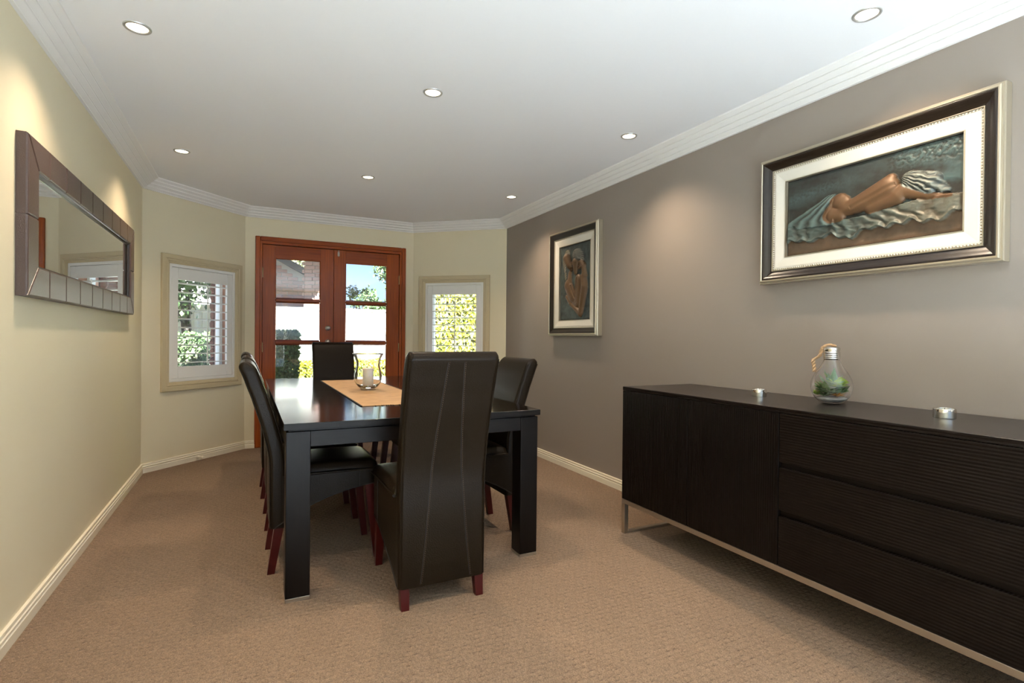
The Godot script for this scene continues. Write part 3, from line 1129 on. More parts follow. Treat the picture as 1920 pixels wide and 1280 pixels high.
func hurricane() -> void:
	var at := Vector3(0.755, 0.7757, -3.79)
	var t := thing("hurricane_vase", "clear glass hurricane vase with a flared rim on the runner", "vase", Transform3D(Basis(), at))
	var outer := spline([Vector2(0.0, 0.0), Vector2(0.050, 0.0), Vector2(0.054, 0.006), Vector2(0.050, 0.014), Vector2(0.066, 0.024), Vector2(0.086, 0.052), Vector2(0.095, 0.090), Vector2(0.091, 0.130), Vector2(0.083, 0.165), Vector2(0.082, 0.190), Vector2(0.090, 0.222), Vector2(0.107, 0.256)], 4)
	var inner := spline([Vector2(0.1055, 0.2565), Vector2(0.0885, 0.222), Vector2(0.0805, 0.190), Vector2(0.0815, 0.165), Vector2(0.0895, 0.130), Vector2(0.0935, 0.090), Vector2(0.0845, 0.054), Vector2(0.062, 0.031), Vector2(0.03, 0.026), Vector2(0.0, 0.026)], 4)
	var mb := MB.new()
	mb.lathe(outer + inner, 48)
	put("glass", mb, M.crystal, t)
	var c := thing("pillar_candle", "white pillar candle standing inside the hurricane vase", "candle", Transform3D(Basis(), at + Vector3(0, 0.0265, 0)))
	mb = MB.new()
	mb.lathe([Vector2(0, 0), Vector2(0.036, 0), Vector2(0.037, 0.002), Vector2(0.037, 0.121), Vector2(0.034, 0.126), Vector2(0.028, 0.126), Vector2(0.018, 0.122), Vector2(0.0, 0.121)], 32)
	put("wax", mb, M.wax, c)
	mb = MB.new()
	mb.tube([Vector3(0, 0.12, 0), Vector3(0.001, 0.128, 0), Vector3(0.003, 0.134, 0)], 0.0012, 6)
	put("wick", mb, M.wick, c)

func tealight(at: Vector3, label: String) -> void:
	var t := thing("tealight_holder", label, "candle holder", Transform3D(Basis(), at), "chrome tealight holders on the sideboard")
	var mb := MB.new()
	mb.lathe([Vector2(0.0, 0.0), Vector2(0.034, 0.0), Vector2(0.0355, 0.0015), Vector2(0.0355, 0.0335), Vector2(0.034, 0.0355), Vector2(0.0315, 0.0350), Vector2(0.031, 0.033), Vector2(0.031, 0.006), Vector2(0.0, 0.006)], 40)
	put("cup", mb, M.chrome, t)
	mb = MB.new()
	mb.lathe([Vector2(0.0, 0.0065), Vector2(0.0205, 0.0065), Vector2(0.0205, 0.024), Vector2(0.018, 0.0265), Vector2(0.0, 0.0262)], 24)
	put("candle", mb, M.wax, t)
	mb = MB.new()
	mb.tube([Vector3(0, 0.026, 0), Vector3(0.001, 0.037, 0)], 0.001, 6)
	put("wick", mb, M.wick, t)

func terrarium() -> void:
	var at := Vector3(2.362, 0.8685, -1.513)
	var t := thing("bulb_terrarium", "glass light bulb terrarium holding small green succulents on the sideboard", "terrarium", Transform3D(Basis(), at))
	var prof := spline([Vector2(0.0, 0.0), Vector2(0.030, 0.0), Vector2(0.052, 0.010), Vector2(0.074, 0.036), Vector2(0.084, 0.072), Vector2(0.080, 0.105), Vector2(0.064, 0.138), Vector2(0.046, 0.166), Vector2(0.034, 0.190), Vector2(0.030, 0.206)], 5)
	var inn := []
	for k in range(prof.size() - 1, -1, -1):
		inn.append(Vector2(maxf(prof[k].x - 0.0012, 0.0), maxf(prof[k].y, 0.0015)))
	var mb := MB.new()
	mb.lathe(prof + inn, 44)
	put("glass", mb, M.crystal, t)
	mb = MB.new()
	var cap := [Vector2(0.031, 0.196)]
	for k in 4:
		var y := 0.199 + k * 0.0085
		cap.append_array([Vector2(0.0325, y), Vector2(0.0345, y + 0.002), Vector2(0.0345, y + 0.004), Vector2(0.0318, y + 0.0065)])
	cap.append_array([Vector2(0.031, 0.236), Vector2(0.033, 0.240), Vector2(0.033, 0.250), Vector2(0.028, 0.254), Vector2(0.0, 0.254)])
	mb.lathe(cap, 32)
	put("screw_cap", mb, M.chrome, t)
	# twisted rope loop hung over the cap
	rng.seed = 21
	var path := spline([Vector3(0.02, 0.258, 0.0), Vector3(-0.004, 0.264, -0.016), Vector3(-0.016, 0.248, -0.034), Vector3(-0.022, 0.215, -0.042), Vector3(-0.024, 0.200, -0.062), Vector3(-0.028, 0.190, -0.070), Vector3(-0.028, 0.168, -0.066), Vector3(-0.030, 0.142, -0.062)], 10)
	mb = MB.new()
	for s in 2:
		var pts := []
		for k in path.size():
			var a := k * 0.55 + PI * s
			pts.append(path[k] + Vector3(cos(a), 0.25 * sin(a), sin(a)) * 0.0046)
		mb.tube(pts, 0.0046, 8)
	put("rope", mb, M.rope, t)
	mb = MB.new()
	mb.lathe([Vector2(0.0, 0.004), Vector2(0.040, 0.0085), Vector2(0.058, 0.020), Vector2(0.0625, 0.026), Vector2(0.05, 0.030), Vector2(0.0, 0.033)], 24)
	put("white_sand", mb, M.soil, t)
	# rosettes of pointed leaves
	var kinds := [
		[Vector3(-0.010, 0.045, -0.020), 0.066, 26, Color(0.10, 0.26, 0.03), 0.9], [Vector3(-0.03, 0.035, -0.046), 0.040, 16, Color(0.30, 0.44, 0.03), 0.7],
		[Vector3(-0.030, 0.045, 0.020), 0.046, 22, Color(0.26, 0.33, 0.18), 0.75], [Vector3(0.004, 0.060, 0.0), 0.088, 16, Color(0.22, 0.36, 0.20), 1.35],
		[Vector3(-0.026, 0.034, 0.042), 0.032, 14, Color(0.55, 0.24, 0.03), 0.7], [Vector3(0.0, 0.075, 0.030), 0.066, 8, Color(0.32, 0.44, 0.04), 0.9],
		[Vector3(0.025, 0.045, 0.02), 0.06, 18, Color(0.12, 0.28, 0.06), 0.8], [Vector3(0.020, 0.045, -0.028), 0.062, 18, Color(0.16, 0.30, 0.05), 0.8],
		[Vector3(-0.036, 0.032, -0.010), 0.036, 16, Color(0.13, 0.24, 0.06), 0.8]]
	for q in kinds:
		mb = MB.new()
		mb.tinted = true
		for k in q[2]:
			var a: float = k * 2.4 + rng.randf() * 0.3
			var el: float = lerpf(0.2, q[4] * 1.1, float(k) / q[2])
			var L: float = q[1] * rng.randf_range(0.9, 1.3)
			var dir := Vector3(cos(a) * cos(el), sin(el), sin(a) * cos(el))
			var side := dir.cross(Vector3.UP).normalized() * L * (0.17 if q[2] > 10 else 0.42)
			var upn := side.cross(dir).normalized()
			var p0: Vector3 = q[0]
			var p1 := p0 + dir * L * 0.5 + upn * L * 0.02
			var p2 := p0 + dir * L - upn * L * 0.10
			# keep inside the glass
			for z in 2:
				var pp := p2
				var rr := Vector2(pp.x, pp.z).length()
				var lim := 0.072 if pp.y < 0.11 else 0.072 - (pp.y - 0.11) * 0.9
				if rr > lim:
					p2 = Vector3(pp.x * lim / rr, pp.y, pp.z * lim / rr)
			mb.col = q[3] * rng.randf_range(0.75, 1.3)
			mb.tri(p0, p1 + side, p1 + upn * L * 0.06)
			mb.tri(p0, p1 + upn * L * 0.06, p1 - side)
			mb.tri(p2, p1 + upn * L * 0.06, p1 + side)
			mb.tri(p2, p1 - side, p1 + upn * L * 0.06)
			mb.tri(p0, p1 - side, p1 + side)
			mb.tri(p2, p1 + side, p1 - side)
		put("succulent", mb, M.plant, t)

# ------------------------------------------------------------------ wall things
func mirror() -> void:
	var y0 := 1.291
	var y1 := 1.912
	var za := -2.625
	var zb := -4.725
	var W := za - zb
	var H := y1 - y0
	var t := thing("wall_mirror", "wide wall mirror framed in stitched brown leather panels", "mirror", Transform3D(Basis(Vector3.UP, PI / 2), Vector3(XL + 0.001, (y0 + y1) / 2, (za + zb) / 2)))
	var fw := 0.122
	var mb := MB.new()
	mb.box(Vector3(-W / 2 + 0.01, -H / 2 + 0.01, 0.0), Vector3(W / 2 - 0.01, H / 2 - 0.01, 0.008))
	put("backing", mb, M.seam, t)
	mb = MB.new()
	mb.box(Vector3(-W / 2 + fw - 0.01, -H / 2 + fw - 0.01, 0.0085), Vector3(W / 2 - fw + 0.01, H / 2 - fw + 0.01, 0.0135))
	put("mirror_glass", mb, M.mirror, t)
	mb = MB.new()
	mb.ring(W - 2 * fw + 0.004, H - 2 * fw + 0.004, [Vector2(0, 0.03), Vector2(0.004, 0.026), Vector2(0.008, 0.015), Vector2(0.012, 0.0138)])
	put("inner_lip", mb, M.frame_dark, t)
	# panels: polygons padded towards the room
	var pad := func(pg: PackedVector2Array) -> void:
		var q := MB.new()
		var mid := Vector2.ZERO
		for p in pg:
			mid += p / pg.size()
		var steps := [[0.0005, 0.0], [0.0005, 0.030], [0.003, 0.035], [0.007, 0.0375]]
		var rows := []
		for s in steps:
			var row := PackedVector3Array()
			for k in pg.size():
				var a := pg[(k - 1 + pg.size()) % pg.size()]
				var b := pg[k]
				var d := pg[(k + 1) % pg.size()]
				var n1 := (b - a).normalized().orthogonal()
				var n2 := (d - b).normalized().orthogonal()
				if n1.dot(mid - b) < 0:
					n1 = -n1
				if n2.dot(mid - b) < 0:
					n2 = -n2
				var off: Vector2 = (n1 + n2) / (1.0 + n1.dot(n2)) * s[0]
				row.append(Vector3(b.x + off.x, b.y + off.y, s[1]))
			rows.append(row)
		var o := Vector3(mid.x, mid.y, 0.01)
		for r in rows.size() - 1:
			for k in pg.size():
				var l := (k + 1) % pg.size()
				q.oq([rows[r][k], rows[r][l], rows[r + 1][l], rows[r + 1][k]], _flat4(rows[r][k], rows[r][l], rows[r + 1][l], o), o)
		var f := PackedVector2Array()
		for p in rows[-1]:
			f.append(Vector2(p.x, p.y))
		for k in range(1, f.size() - 1):
			var a: Vector3 = rows[-1][0]
			var b: Vector3 = rows[-1][k]
			var d: Vector3 = rows[-1][k + 1]
			if (b - a).cross(d - a).z > 0:
				q.tri(a, b, d)
			else:
				q.tri(a, d, b)
		put("leather_panel", q, M.pad, t)
	var cuts := [-W / 2]
	for k in range(1, 9):
		cuts.append(lerpf(-W / 2 + 0.02, W / 2 - 0.02, k / 9.0))
	cuts.append(W / 2)
	for s in [-1.0, 1.0]:
		for k in 9:
			var a: float = cuts[k]
			var b: float = cuts[k + 1]
			var yo: float = s * H / 2
			var yi: float = s * (H / 2 - fw)
			var pg := PackedVector2Array([Vector2(a, yo), Vector2(b, yo), Vector2(b if k < 8 else b - fw, yi), Vector2(a if k > 0 else a + fw, yi)])
			pad.call(pg)
		var xo: float = s * W / 2
		var xi: float = s * (W / 2 - fw)
		pad.call(PackedVector2Array([Vector2(xo, -H / 2), Vector2(xo, 0), Vector2(xi, 0), Vector2(xi, -H / 2 + fw)]))
		pad.call(PackedVector2Array([Vector2(xo, 0), Vector2(xo, H / 2), Vector2(xi, H / 2 - fw), Vector2(xi, 0)]))

func dome(p: Vector2, a: Vector2, b: Vector2, ra: float, rb: float) -> float:
	var ab := b - a
	var t := clampf((p - a).dot(ab) / maxf(ab.length_squared(), 1e-9), 0.0, 1.0)
	var r := lerpf(ra, rb, t)
	var d := p.distance_to(a + ab * t) / r
	return sqrt(maxf(0.0, 1.0 - d * d)) * r

func smax(a: float, b: float, k: float) -> float:
	k = minf(k, maxf(1e-5, 2.0 * minf(a, b)))
	var h := clampf(0.5 + 0.5 * (a - b) / k, 0.0, 1.0)
	return lerpf(b, a, h) + k * h * (1.0 - h)

func poly_at(pts: Array, s: float) -> float:
	for k in pts.size() - 1:
		if s <= pts[k + 1].x:
			return lerpf(pts[k].y, pts[k + 1].y, clampf((s - pts[k].x) / (pts[k + 1].x - pts[k].x), 0, 1))
	return pts[-1].y

func relief_sleeper(p: Vector2, S: Vector2, f: FastNoiseLite) -> Array:
	var s := p.x / S.x
	var t := p.y / S.y
	var nz := f.get_noise_2d(p.x * 900, p.y * 900)
	var big := f.get_noise_2d(p.x * 160 + p.y * 200, p.y * 420)
	var h := 0.004 + 0.003 * big + 0.0012 * nz
	var patina := clampf(0.5 + 1.4 * big + 0.6 * nz, 0.0, 1.0)
	var col := Color(0.04, 0.037, 0.031).lerp(Color(0.075, 0.105, 0.098), patina * (0.4 + 0.6 * smoothstep(0.5, 1.0, s)))
	# roughened verdigris along the top edge and in a swirl at the foot end
	var fine := f.get_noise_2d(p.x * 2600, p.y * 2600)
	var teal := clampf(smoothstep(0.70, 0.86, t + 0.06 * big) * smoothstep(0.58, 0.74, s) + 0.7 * smoothstep(0.12, 0.0, absf(t - 0.72 - 0.45 * s + 0.5 * s * s)) * smoothstep(0.55, 0.2, s), 0.0, 1.0)
	h += teal * (0.002 + 0.003 * fine)
	col = col.lerp(Color(0.08, 0.12, 0.112), teal * clampf(0.55 + 0.9 * fine, 0.0, 1.0))
	# ground below the cloth
	var edge := poly_at([Vector2(0.0, 0.16), Vector2(0.1, 0.15), Vector2(0.2, 0.135), Vector2(0.31, 0.175), Vector2(0.44, 0.096), Vector2(0.52, 0.157), Vector2(0.65, 0.174), Vector2(0.74, 0.167), Vector2(0.83, 0.149), Vector2(0.89, 0.145), Vector2(1.0, 0.2)], s) + 0.03 * sin(s * 47.0) * sin(s * 21.0 + 1.0) + 0.018 * f.get_noise_2d(p.x * 700, 0.0)
	var crest := poly_at([Vector2(0.0, 0.37), Vector2(0.21, 0.34), Vector2(0.45, 0.31), Vector2(0.65, 0.345), Vector2(0.83, 0.385), Vector2(1.0, 0.36)], s)
	if t < edge:
		h = 0.002 + 0.0012 * nz
		col = Color(0.115, 0.075, 0.046) * (0.8 + 0.5 * patina)
	elif t < crest + 0.03:
		var fold := 0.5 + 0.5 * sin(s * 60.0 + 6.0 * big + (t - edge) * 26.0)
		var lip := smoothstep(0.06, 0.0, t - edge)
		h = 0.012 + 0.006 * fold + 0.010 * lip + 0.003 * nz
		h *= smoothstep(0.0, 0.012, t - edge) * 0.6 + 0.4
		col = Color(0.065, 0.068, 0.055).lerp(Color(0.105, 0.14, 0.122), clampf(fold * 0.6 + lip * 0.3 + nz * 0.4, 0, 1)).lerp(Color(0.20, 0.14, 0.08), smoothstep(0.4, 0.9, s) * 0.35)
	# drape over the legs
	var top := lerpf(0.42, 0.69, clampf(s / 0.29, 0.0, 1.0))
	if s < 0.33 and t < top and t > crest - 0.03 and s < 0.36 - 0.14 * absf(t - 0.55):
		var ang := atan2(t - 0.75, s - 0.36)
		var fold2 := 0.5 + 0.5 * sin(ang * 34.0 + 3.0 * big)
		h = maxf(h, 0.010 + 0.007 * fold2 + 0.014 * smoothstep(0.0, 0.3, s) * smoothstep(top, top - 0.1, t))
		col = Color(0.055, 0.065, 0.055).lerp(Color(0.15, 0.21, 0.19), fold2 * 0.8)
	# body seen from behind, lying on its side
	var b := dome(p, Vector2(0.278, 0.217), Vector2(0.290, 0.210), 0.043, 0.040)
	b = smax(b, dome(p, Vector2(0.245, 0.163), Vector2(0.272, 0.160), 0.042, 0.038), 0.006)
	b = smax(b, dome(p, Vector2(0.300, 0.182), Vector2(0.385, 0.190), 0.038, 0.040), 0.010)
	b = smax(b, dome(p, Vector2(0.365, 0.190), Vector2(0.487, 0.232), 0.042, 0.052), 0.014)
	b = smax(b, dome(p, Vector2(0.470, 0.255), Vector2(0.500, 0.268), 0.024, 0.026), 0.012)
	b = smax(b, dome(p, Vector2(0.420, 0.165), Vector2(0.530, 0.190), 0.034, 0.040), 0.012)
	b = smax(b, dome(p, Vector2(0.548, 0.205), Vector2(0.566, 0.200), 0.034, 0.030), 0.010)
	b = smax(b, dome(p, Vector2(0.566, 0.195), Vector2(0.646, 0.165), 0.027, 0.020), 0.008)
	b = smax(b, dome(p, Vector2(0.646, 0.163), Vector2(0.728, 0.146), 0.018, 0.010), 0.006)
	b -= 0.005 * smoothstep(0.014, 0.0, absf(dome_line(p, Vector2(0.333, 0.176), Vector2(0.527, 0.240))))
	if b > 0.006:
		h = maxf(h, 0.006 + b * 0.62)
		col = Color(0.115, 0.06, 0.028).lerp(Color(0.155, 0.092, 0.05), clampf(b * 14.0, 0, 1) * 0.5 + 0.2 * nz)
	# hair flowing away from the head
	var hd := dome(p, Vector2(0.578, 0.248), Vector2(0.655, 0.215), 0.036, 0.046)
	hd = maxf(hd, dome(p, Vector2(0.65, 0.225), Vector2(0.705, 0.175), 0.036, 0.020))
	if hd > 0.004 and p.y > 0.150 + (p.x - 0.55) * 0.1:
		var strand := sin(atan2(p.y - 0.265, p.x - 0.535) * 30.0 + p.x * 70.0 + 5.0 * f.get_noise_2d(p.x * 500, p.y * 800) + 3.0 * big)
		h = maxf(h, 0.006 + hd * 0.55 + 0.0035 * strand)
		col = Color(0.05, 0.055, 0.05).lerp(Color(0.27, 0.28, 0.23), clampf(0.5 + 0.5 * strand, 0, 1) * 0.75)
	return [h, col]

func dome_line(p: Vector2, a: Vector2, b: Vector2) -> float:
	var ab := b - a
	var t := (p - a).dot(ab) / ab.length_squared()
	if t < 0.0 or t > 1.0:
		return 1.0
	return p.distance_to(a + ab * t)

func relief_couple(p: Vector2, S: Vector2, f: FastNoiseLite) -> Array:
	var nz := f.get_noise_2d(p.x * 900, p.y * 900)
	var big := f.get_noise_2d(p.x * 260, p.y * 200)
	var h := 0.003 + 0.002 * big + 0.0012 * nz
	var col := Color(0.036, 0.038, 0.033).lerp(Color(0.07, 0.088, 0.08), clampf(0.5 + big + 0.5 * nz, 0, 1))
	var Q := func(s: float, t: float) -> Vector2: return Vector2(s * S.x, t * S.y)
	var bronze := Color(0.115, 0.063, 0.03)
	# torsos
	var b := dome(p, Q.call(0.29, 0.46), Q.call(0.44, 0.30), 0.058, 0.060)
	b = smax(b, dome(p, Q.call(0.36, 0.42), Q.call(0.56, 0.18), 0.050, 0.042), 0.02)
	b = smax(b, dome(p, Q.call(0.62, 0.52), Q.call(0.62, 0.22), 0.050, 0.050), 0.015)
	b = smax(b, dome(p, Q.call(0.34, 0.62), Q.call(0.33, 0.50), 0.028, 0.040), 0.015)
	b *= 0.5
	# far arm down and across
	b = smax(b, dome(p, Q.call(0.80, 0.55), Q.call(0.84, 0.42), 0.036, 0.042), 0.006)
	b = smax(b, dome(p, Q.call(0.84, 0.42), Q.call(0.72, 0.09), 0.042, 0.030), 0.006)
	b = smax(b, dome(p, Q.call(0.70, 0.07), Q.call(0.40, 0.21), 0.030, 0.024), 0.004)
	b = smax(b, dome(p, Q.call(0.40, 0.21), Q.call(0.25, 0.31), 0.026, 0.020), 0.006)
	b -= 0.014 * smoothstep(0.010, 0.0, dome_line(p, Q.call(0.61, 0.55), Q.call(0.60, 0.22)))
	b -= 0.008 * smoothstep(0.008, 0.0, dome_line(p, Q.call(0.40, 0.46), Q.call(0.54, 0.28)))
	# heads
	b = smax(b, dome(p, Q.call(0.26, 0.84), Q.call(0.34, 0.73), 0.045, 0.034), 0.008)
	b = smax(b, dome(p, Q.call(0.40, 0.76), Q.call(0.425, 0.74), 0.012, 0.009), 0.004)
	b = smax(b, dome(p, Q.call(0.39, 0.705), Q.call(0.41, 0.70), 0.010, 0.008), 0.004)
	b = smax(b, dome(p, Q.call(0.37, 0.67), Q.call(0.40, 0.675), 0.014, 0.012), 0.004)
	b = smax(b, dome(p, Q.call(0.55, 0.76), Q.call(0.535, 0.62), 0.042, 0.022), 0.008)
	# hand on the nape
	b = smax(b, dome(p, Q.call(0.83, 0.56), Q.call(0.80, 0.68), 0.034, 0.026), 0.008)
	b = smax(b, dome(p, Q.call(0.80, 0.69), Q.call(0.74, 0.74), 0.030, 0.026), 0.006)
	for k in 4:
		b = maxf(b, 0.010 + dome(p, Q.call(0.74, 0.765 - 0.026 * k), Q.call(0.655 - 0.006 * k, 0.755 - 0.030 * k), 0.011, 0.008)) if dome(p, Q.call(0.74, 0.765 - 0.026 * k), Q.call(0.655 - 0.006 * k, 0.755 - 0.030 * k), 0.011, 0.008) > 0.0 else b
	if b > 0.004:
		h = maxf(h, 0.004 + b * 0.95)
		col = bronze.lerp(Color(0.17, 0.105, 0.057), clampf(0.3 + big + nz * 0.4, 0, 1) * 0.6)
	# hair
	var hm := maxf(dome(p, Q.call(0.56, 0.86), Q.call(0.62, 0.85), 0.052, 0.056), dome(p, Q.call(0.70, 0.84), Q.call(0.75, 0.78), 0.035, 0.022))
	if hm > 0.004 and h < 0.006 + hm * 0.6:
		var st := sin(atan2(p.y - 0.56, p.x - 0.27) * 40.0 + 3.0 * big)
		h = maxf(h, 0.005 + hm * 0.6 + 0.0025 * st)
		col = Color(0.09, 0.085, 0.07).lerp(Color(0.22, 0.20, 0.16), 0.5 + 0.5 * st)
	var hw := maxf(dome(p, Q.call(0.17, 0.84), Q.call(0.26, 0.90), 0.030, 0.034), maxf(dome(p, Q.call(0.15, 0.80), Q.call(0.17, 0.66), 0.022, 0.014), dome(p, Q.call(0.19, 0.62), Q.call(0.20, 0.55), 0.014, 0.012)))
	if hw > 0.003 and h < 0.008 + hw * 0.6:
		var st2 := sin((p.x * 1.0 - p.y * 0.5) * 520.0 + 4.0 * big)
		h = maxf(h, 0.005 + hw * 0.6 + 0.002 * st2)
		col = Color(0.11, 0.10, 0.08).lerp(Color(0.33, 0.27, 0.18), 0.5 + 0.5 * st2)
	return [h, col]

func picture(called: String, label: String, zc: float, yc: float, W: float, H: float, S: Vector2, sculpt: Callable, art_label: String, res: Vector2i) -> void:
	var t := thing(called, label, "picture", Transform3D(Basis(Vector3.UP, -PI / 2), Vector3(XR - 0.002, yc, zc)))
	var mb := MB.new()
	mb.ring(W, H, [Vector2(0, 0), Vector2(0, 0.040), Vector2(0.003, 0.046), Vector2(0.008, 0.046), Vector2(0.010, 0.054), Vector2(0.013, 0.058), Vector2(0.018, 0.058), Vector2(0.021, 0.054)])
	put("gilt_edge", mb, M.frame_gold, t)
	mb = MB.new()
	mb.ring(W, H, [Vector2(0.021, 0.054), Vector2(0.024, 0.055), Vector2(0.030, 0.054), Vector2(0.038, 0.049), Vector2(0.048, 0.041), Vector2(0.058, 0.035), Vector2(0.066, 0.032)])
	put("dark_moulding", mb, M.frame_dark, t)
	mb = MB.new()
	mb.ring(W, H, [Vector2(0.066, 0.032), Vector2(0.067, 0.036), Vector2(0.070, 0.036), Vector2(0.071, 0.030), Vector2(0.079, 0.030)])
	put("gilt_slip", mb, M.frame_gold, t)
	# bead course
	mb = MB.new()
	var step := 0.0115
	for side in 4:
		var L := (W if side % 2 == 0 else H) - 0.15
		var cnt := int(L / step)
		for k in cnt:
			var a := -L / 2 + (k + 0.5) * L / cnt
			var pos: Vector3 = [Vector3(a, -H / 2 + 0.075, 0.031), Vector3(W / 2 - 0.075, a, 0.031), Vector3(a, H / 2 - 0.075, 0.031), Vector3(-W / 2 + 0.075, a, 0.031)][side]
			var r := 0.0042
			var top := pos + Vector3(0, 0, r)
			var ring := []
			for s in 6:
				ring.append(pos + Vector3(cos(TAU * s / 6) * r, sin(TAU * s / 6) * r, 0.0))
			for s in 6:
				var p: Vector3 = ring[s]
				var q: Vector3 = ring[(s + 1) % 6]
				mb.tri3(p, q, top, (p - pos).normalized(), (q - pos).normalized(), Vector3(0, 0, 1))
	put("bead_course", mb, M.linen, t).set_meta("kind", "stuff")
	mb = MB.new()
	mb.ring(W, H, [Vector2(0.079, 0.030), Vector2(0.086, 0.031), Vector2(0.1335, 0.022)])
	put("linen_liner", mb, M.linen, t)
	mb = MB.new()
	mb.ring(W, H, [Vector2(0.1335, 0.022), Vector2(0.1345, 0.025), Vector2(0.138, 0.025), Vector2(0.139, 0.004)])
	put("gilt_lip", mb, M.frame_gold, t)
	mb = MB.new()
	mb.box(Vector3(-W / 2 + 0.13, -H / 2 + 0.13, 0.002), Vector3(W / 2 - 0.13, H / 2 - 0.13, 0.006))
	put("backing", mb, M.binding, t)
	# cast relief panel
	var f := FastNoiseLite.new()
	f.seed = 4
	f.frequency = 0.02
	f.fractal_octaves = 4
	mb = MB.new()
	mb.tinted = true
	var hs := []
	for j in res.y + 1:
		var row := PackedVector3Array()
		for k in res.x + 1:
			var p := Vector2(S.x * k / res.x, S.y * j / res.y)
			var q: Array = sculpt.call(p, S, f)
			var rim := smoothstep(0.0, 0.010, minf(minf(p.x, S.x - p.x), minf(p.y, S.y - p.y)))
			row.append(Vector3(p.x - S.x / 2, p.y - S.y / 2, 0.007 + q[0] * (0.35 + 0.65 * rim)))
			mb.c.append(q[1])
		hs.append(row)
	var cols := mb.c.duplicate()
	mb.c.clear()
	mb.grid(hs)
	mb.c = cols
	put("bronze_relief", mb, M.bronze, t).set_meta("label", art_label)

func pictures() -> void:
	picture("framed_relief", "wide framed bronze relief of a reclining bare back, hung above the sideboard", -1.488, 1.7865, 1.052, 0.668, Vector2(0.765, 0.381), relief_sleeper, "bronze and verdigris relief of a sleeping nude seen from behind", Vector2i(300, 150))
	picture("framed_relief", "upright framed bronze relief of an embracing couple, beside the bay window", -3.902, 1.6415, 0.765, 0.934, Vector2(0.478, 0.647), relief_couple, "bronze relief of an embracing couple", Vector2i(180, 240))

func downlights() -> void:
	var spots := [Vector2(-0.427, -2.735), Vector2(0.87, -2.73), Vector2(2.172, -2.73), Vector2(-0.427, -4.42), Vector2(0.867, -4.415), Vector2(2.16, -4.40), Vector2(2.19, -1.28), Vector2(0.87, -1.28), Vector2(-0.427, -1.28)]
	var where := ["by the mirror, over its end away from the bay", "over the table end away from the doors", "near the picture wall, between the two pictures", "by the corner of the bay on the mirror side", "over the table end towards the doors", "by the upright framed relief", "above the wide framed relief", "in the row over the sideboard, mid room", "in the row over the sideboard, on the mirror side"]
	for k in spots.size():
		var t := thing("downlight", "round recessed ceiling downlight " + where[k], "ceiling light", Transform3D(Basis(), Vector3(spots[k].x, CEIL, spots[k].y)), "recessed ceiling downlights")
		var mb := MB.new()
		mb.lathe([Vector2(0.052, 0.0), Vector2(0.0515, -0.003), Vector2(0.049, -0.006), Vector2(0.044, -0.006), Vector2(0.041, -0.0045), Vector2(0.0395, -0.002)], 36)
		put("trim_ring", mb, M.silver_ring, t)
		mb = MB.new()
		mb.lathe([Vector2(0.0395, -0.0015), Vector2(0.0, -0.0028)], 28)
		put("lamp_face", mb, M.glow, t)
		var l := SpotLight3D.new()
		l.name = "lamp_light"
		l.light_color = Color(1.0, 0.9, 0.78)
		l.light_energy = 1.7
		l.light_size = 0.03
		l.spot_angle = 60.0
		l.spot_angle_attenuation = 1.0
		l.spot_range = 12.0
		l.spot_attenuation = 2.0
		l.shadow_enabled = true
		l.position = Vector3(0, -0.012, 0)
		l.rotation.x = -PI / 2
		t.add_child(l)

func door_stop() -> void:
	var t := thing("door_stop", "small cream door stop on the skirting below the shuttered window", "door stop", wall_frame(1) * Transform3D(Basis(Vector3.RIGHT, PI / 2), Vector3(0.52, 0.034, 0.018)))
	var mb := MB.new()
	mb.lathe([Vector2(0.0, 0.0), Vector2(0.014, 0.0), Vector2(0.014, 0.005), Vector2(0.0085, 0.009), Vector2(0.0085, 0.052)], 16)
	put("rod", mb, M.plastic, t)
	mb = MB.new()
	mb.lathe([Vector2(0.0085, 0.050), Vector2(0.013, 0.051), Vector2(0.0135, 0.066), Vector2(0.010, 0.071), Vector2(0.0, 0.072)], 16)
	put("tip", mb, M.plastic, t)

# ------------------------------------------------------------------ outside
func foliage(parent: Node, count: int, size: float, where: Callable, colors: Array, seed_: int) -> void:
	# folded leaves, too many to count, as one mesh
	rng.seed = seed_
	var V := PackedVector3Array()
	var N := PackedVector3Array()
	var C := PackedColorArray()
	var I := PackedInt32Array()
	for k in count:
		var p: Vector3 = where.call()
		var b := Basis.from_euler(Vector3(rng.randf_range(-1.4, 1.4), rng.randf() * TAU, rng.randf_range(-1.0, 1.0))).scaled(Vector3.ONE * size * rng.randf_range(0.6, 1.3))
		var q: Color = colors[rng.randi() % colors.size()]
		q = q * rng.randf_range(0.7, 1.3)
		var tip := p + b.z
		var left := p + b.x * 0.3 + b.y * 0.04 + b.z * 0.5
		var right := p - b.x * 0.3 + b.y * 0.04 + b.z * 0.5
		var up := b.y.normalized()
		var at := V.size()
		V.append_array(PackedVector3Array([p, left, tip, right]))
		N.append_array(PackedVector3Array([up, up, up, up]))
		C.append_array(PackedColorArray([q, q, q, q]))
		I.append_array(PackedInt32Array([at, at + 1, at + 2, at, at + 2, at + 3]))
	var a := []
	a.resize(Mesh.ARRAY_MAX)
	a[Mesh.ARRAY_VERTEX] = V
	a[Mesh.ARRAY_NORMAL] = N
	a[Mesh.ARRAY_COLOR] = C
	a[Mesh.ARRAY_INDEX] = I
	var m := ArrayMesh.new()
	m.add_surface_from_arrays(Mesh.PRIMITIVE_TRIANGLES, a)
	piece("foliage", m, M.leaf, Transform3D(), parent).set_meta("kind", "stuff")

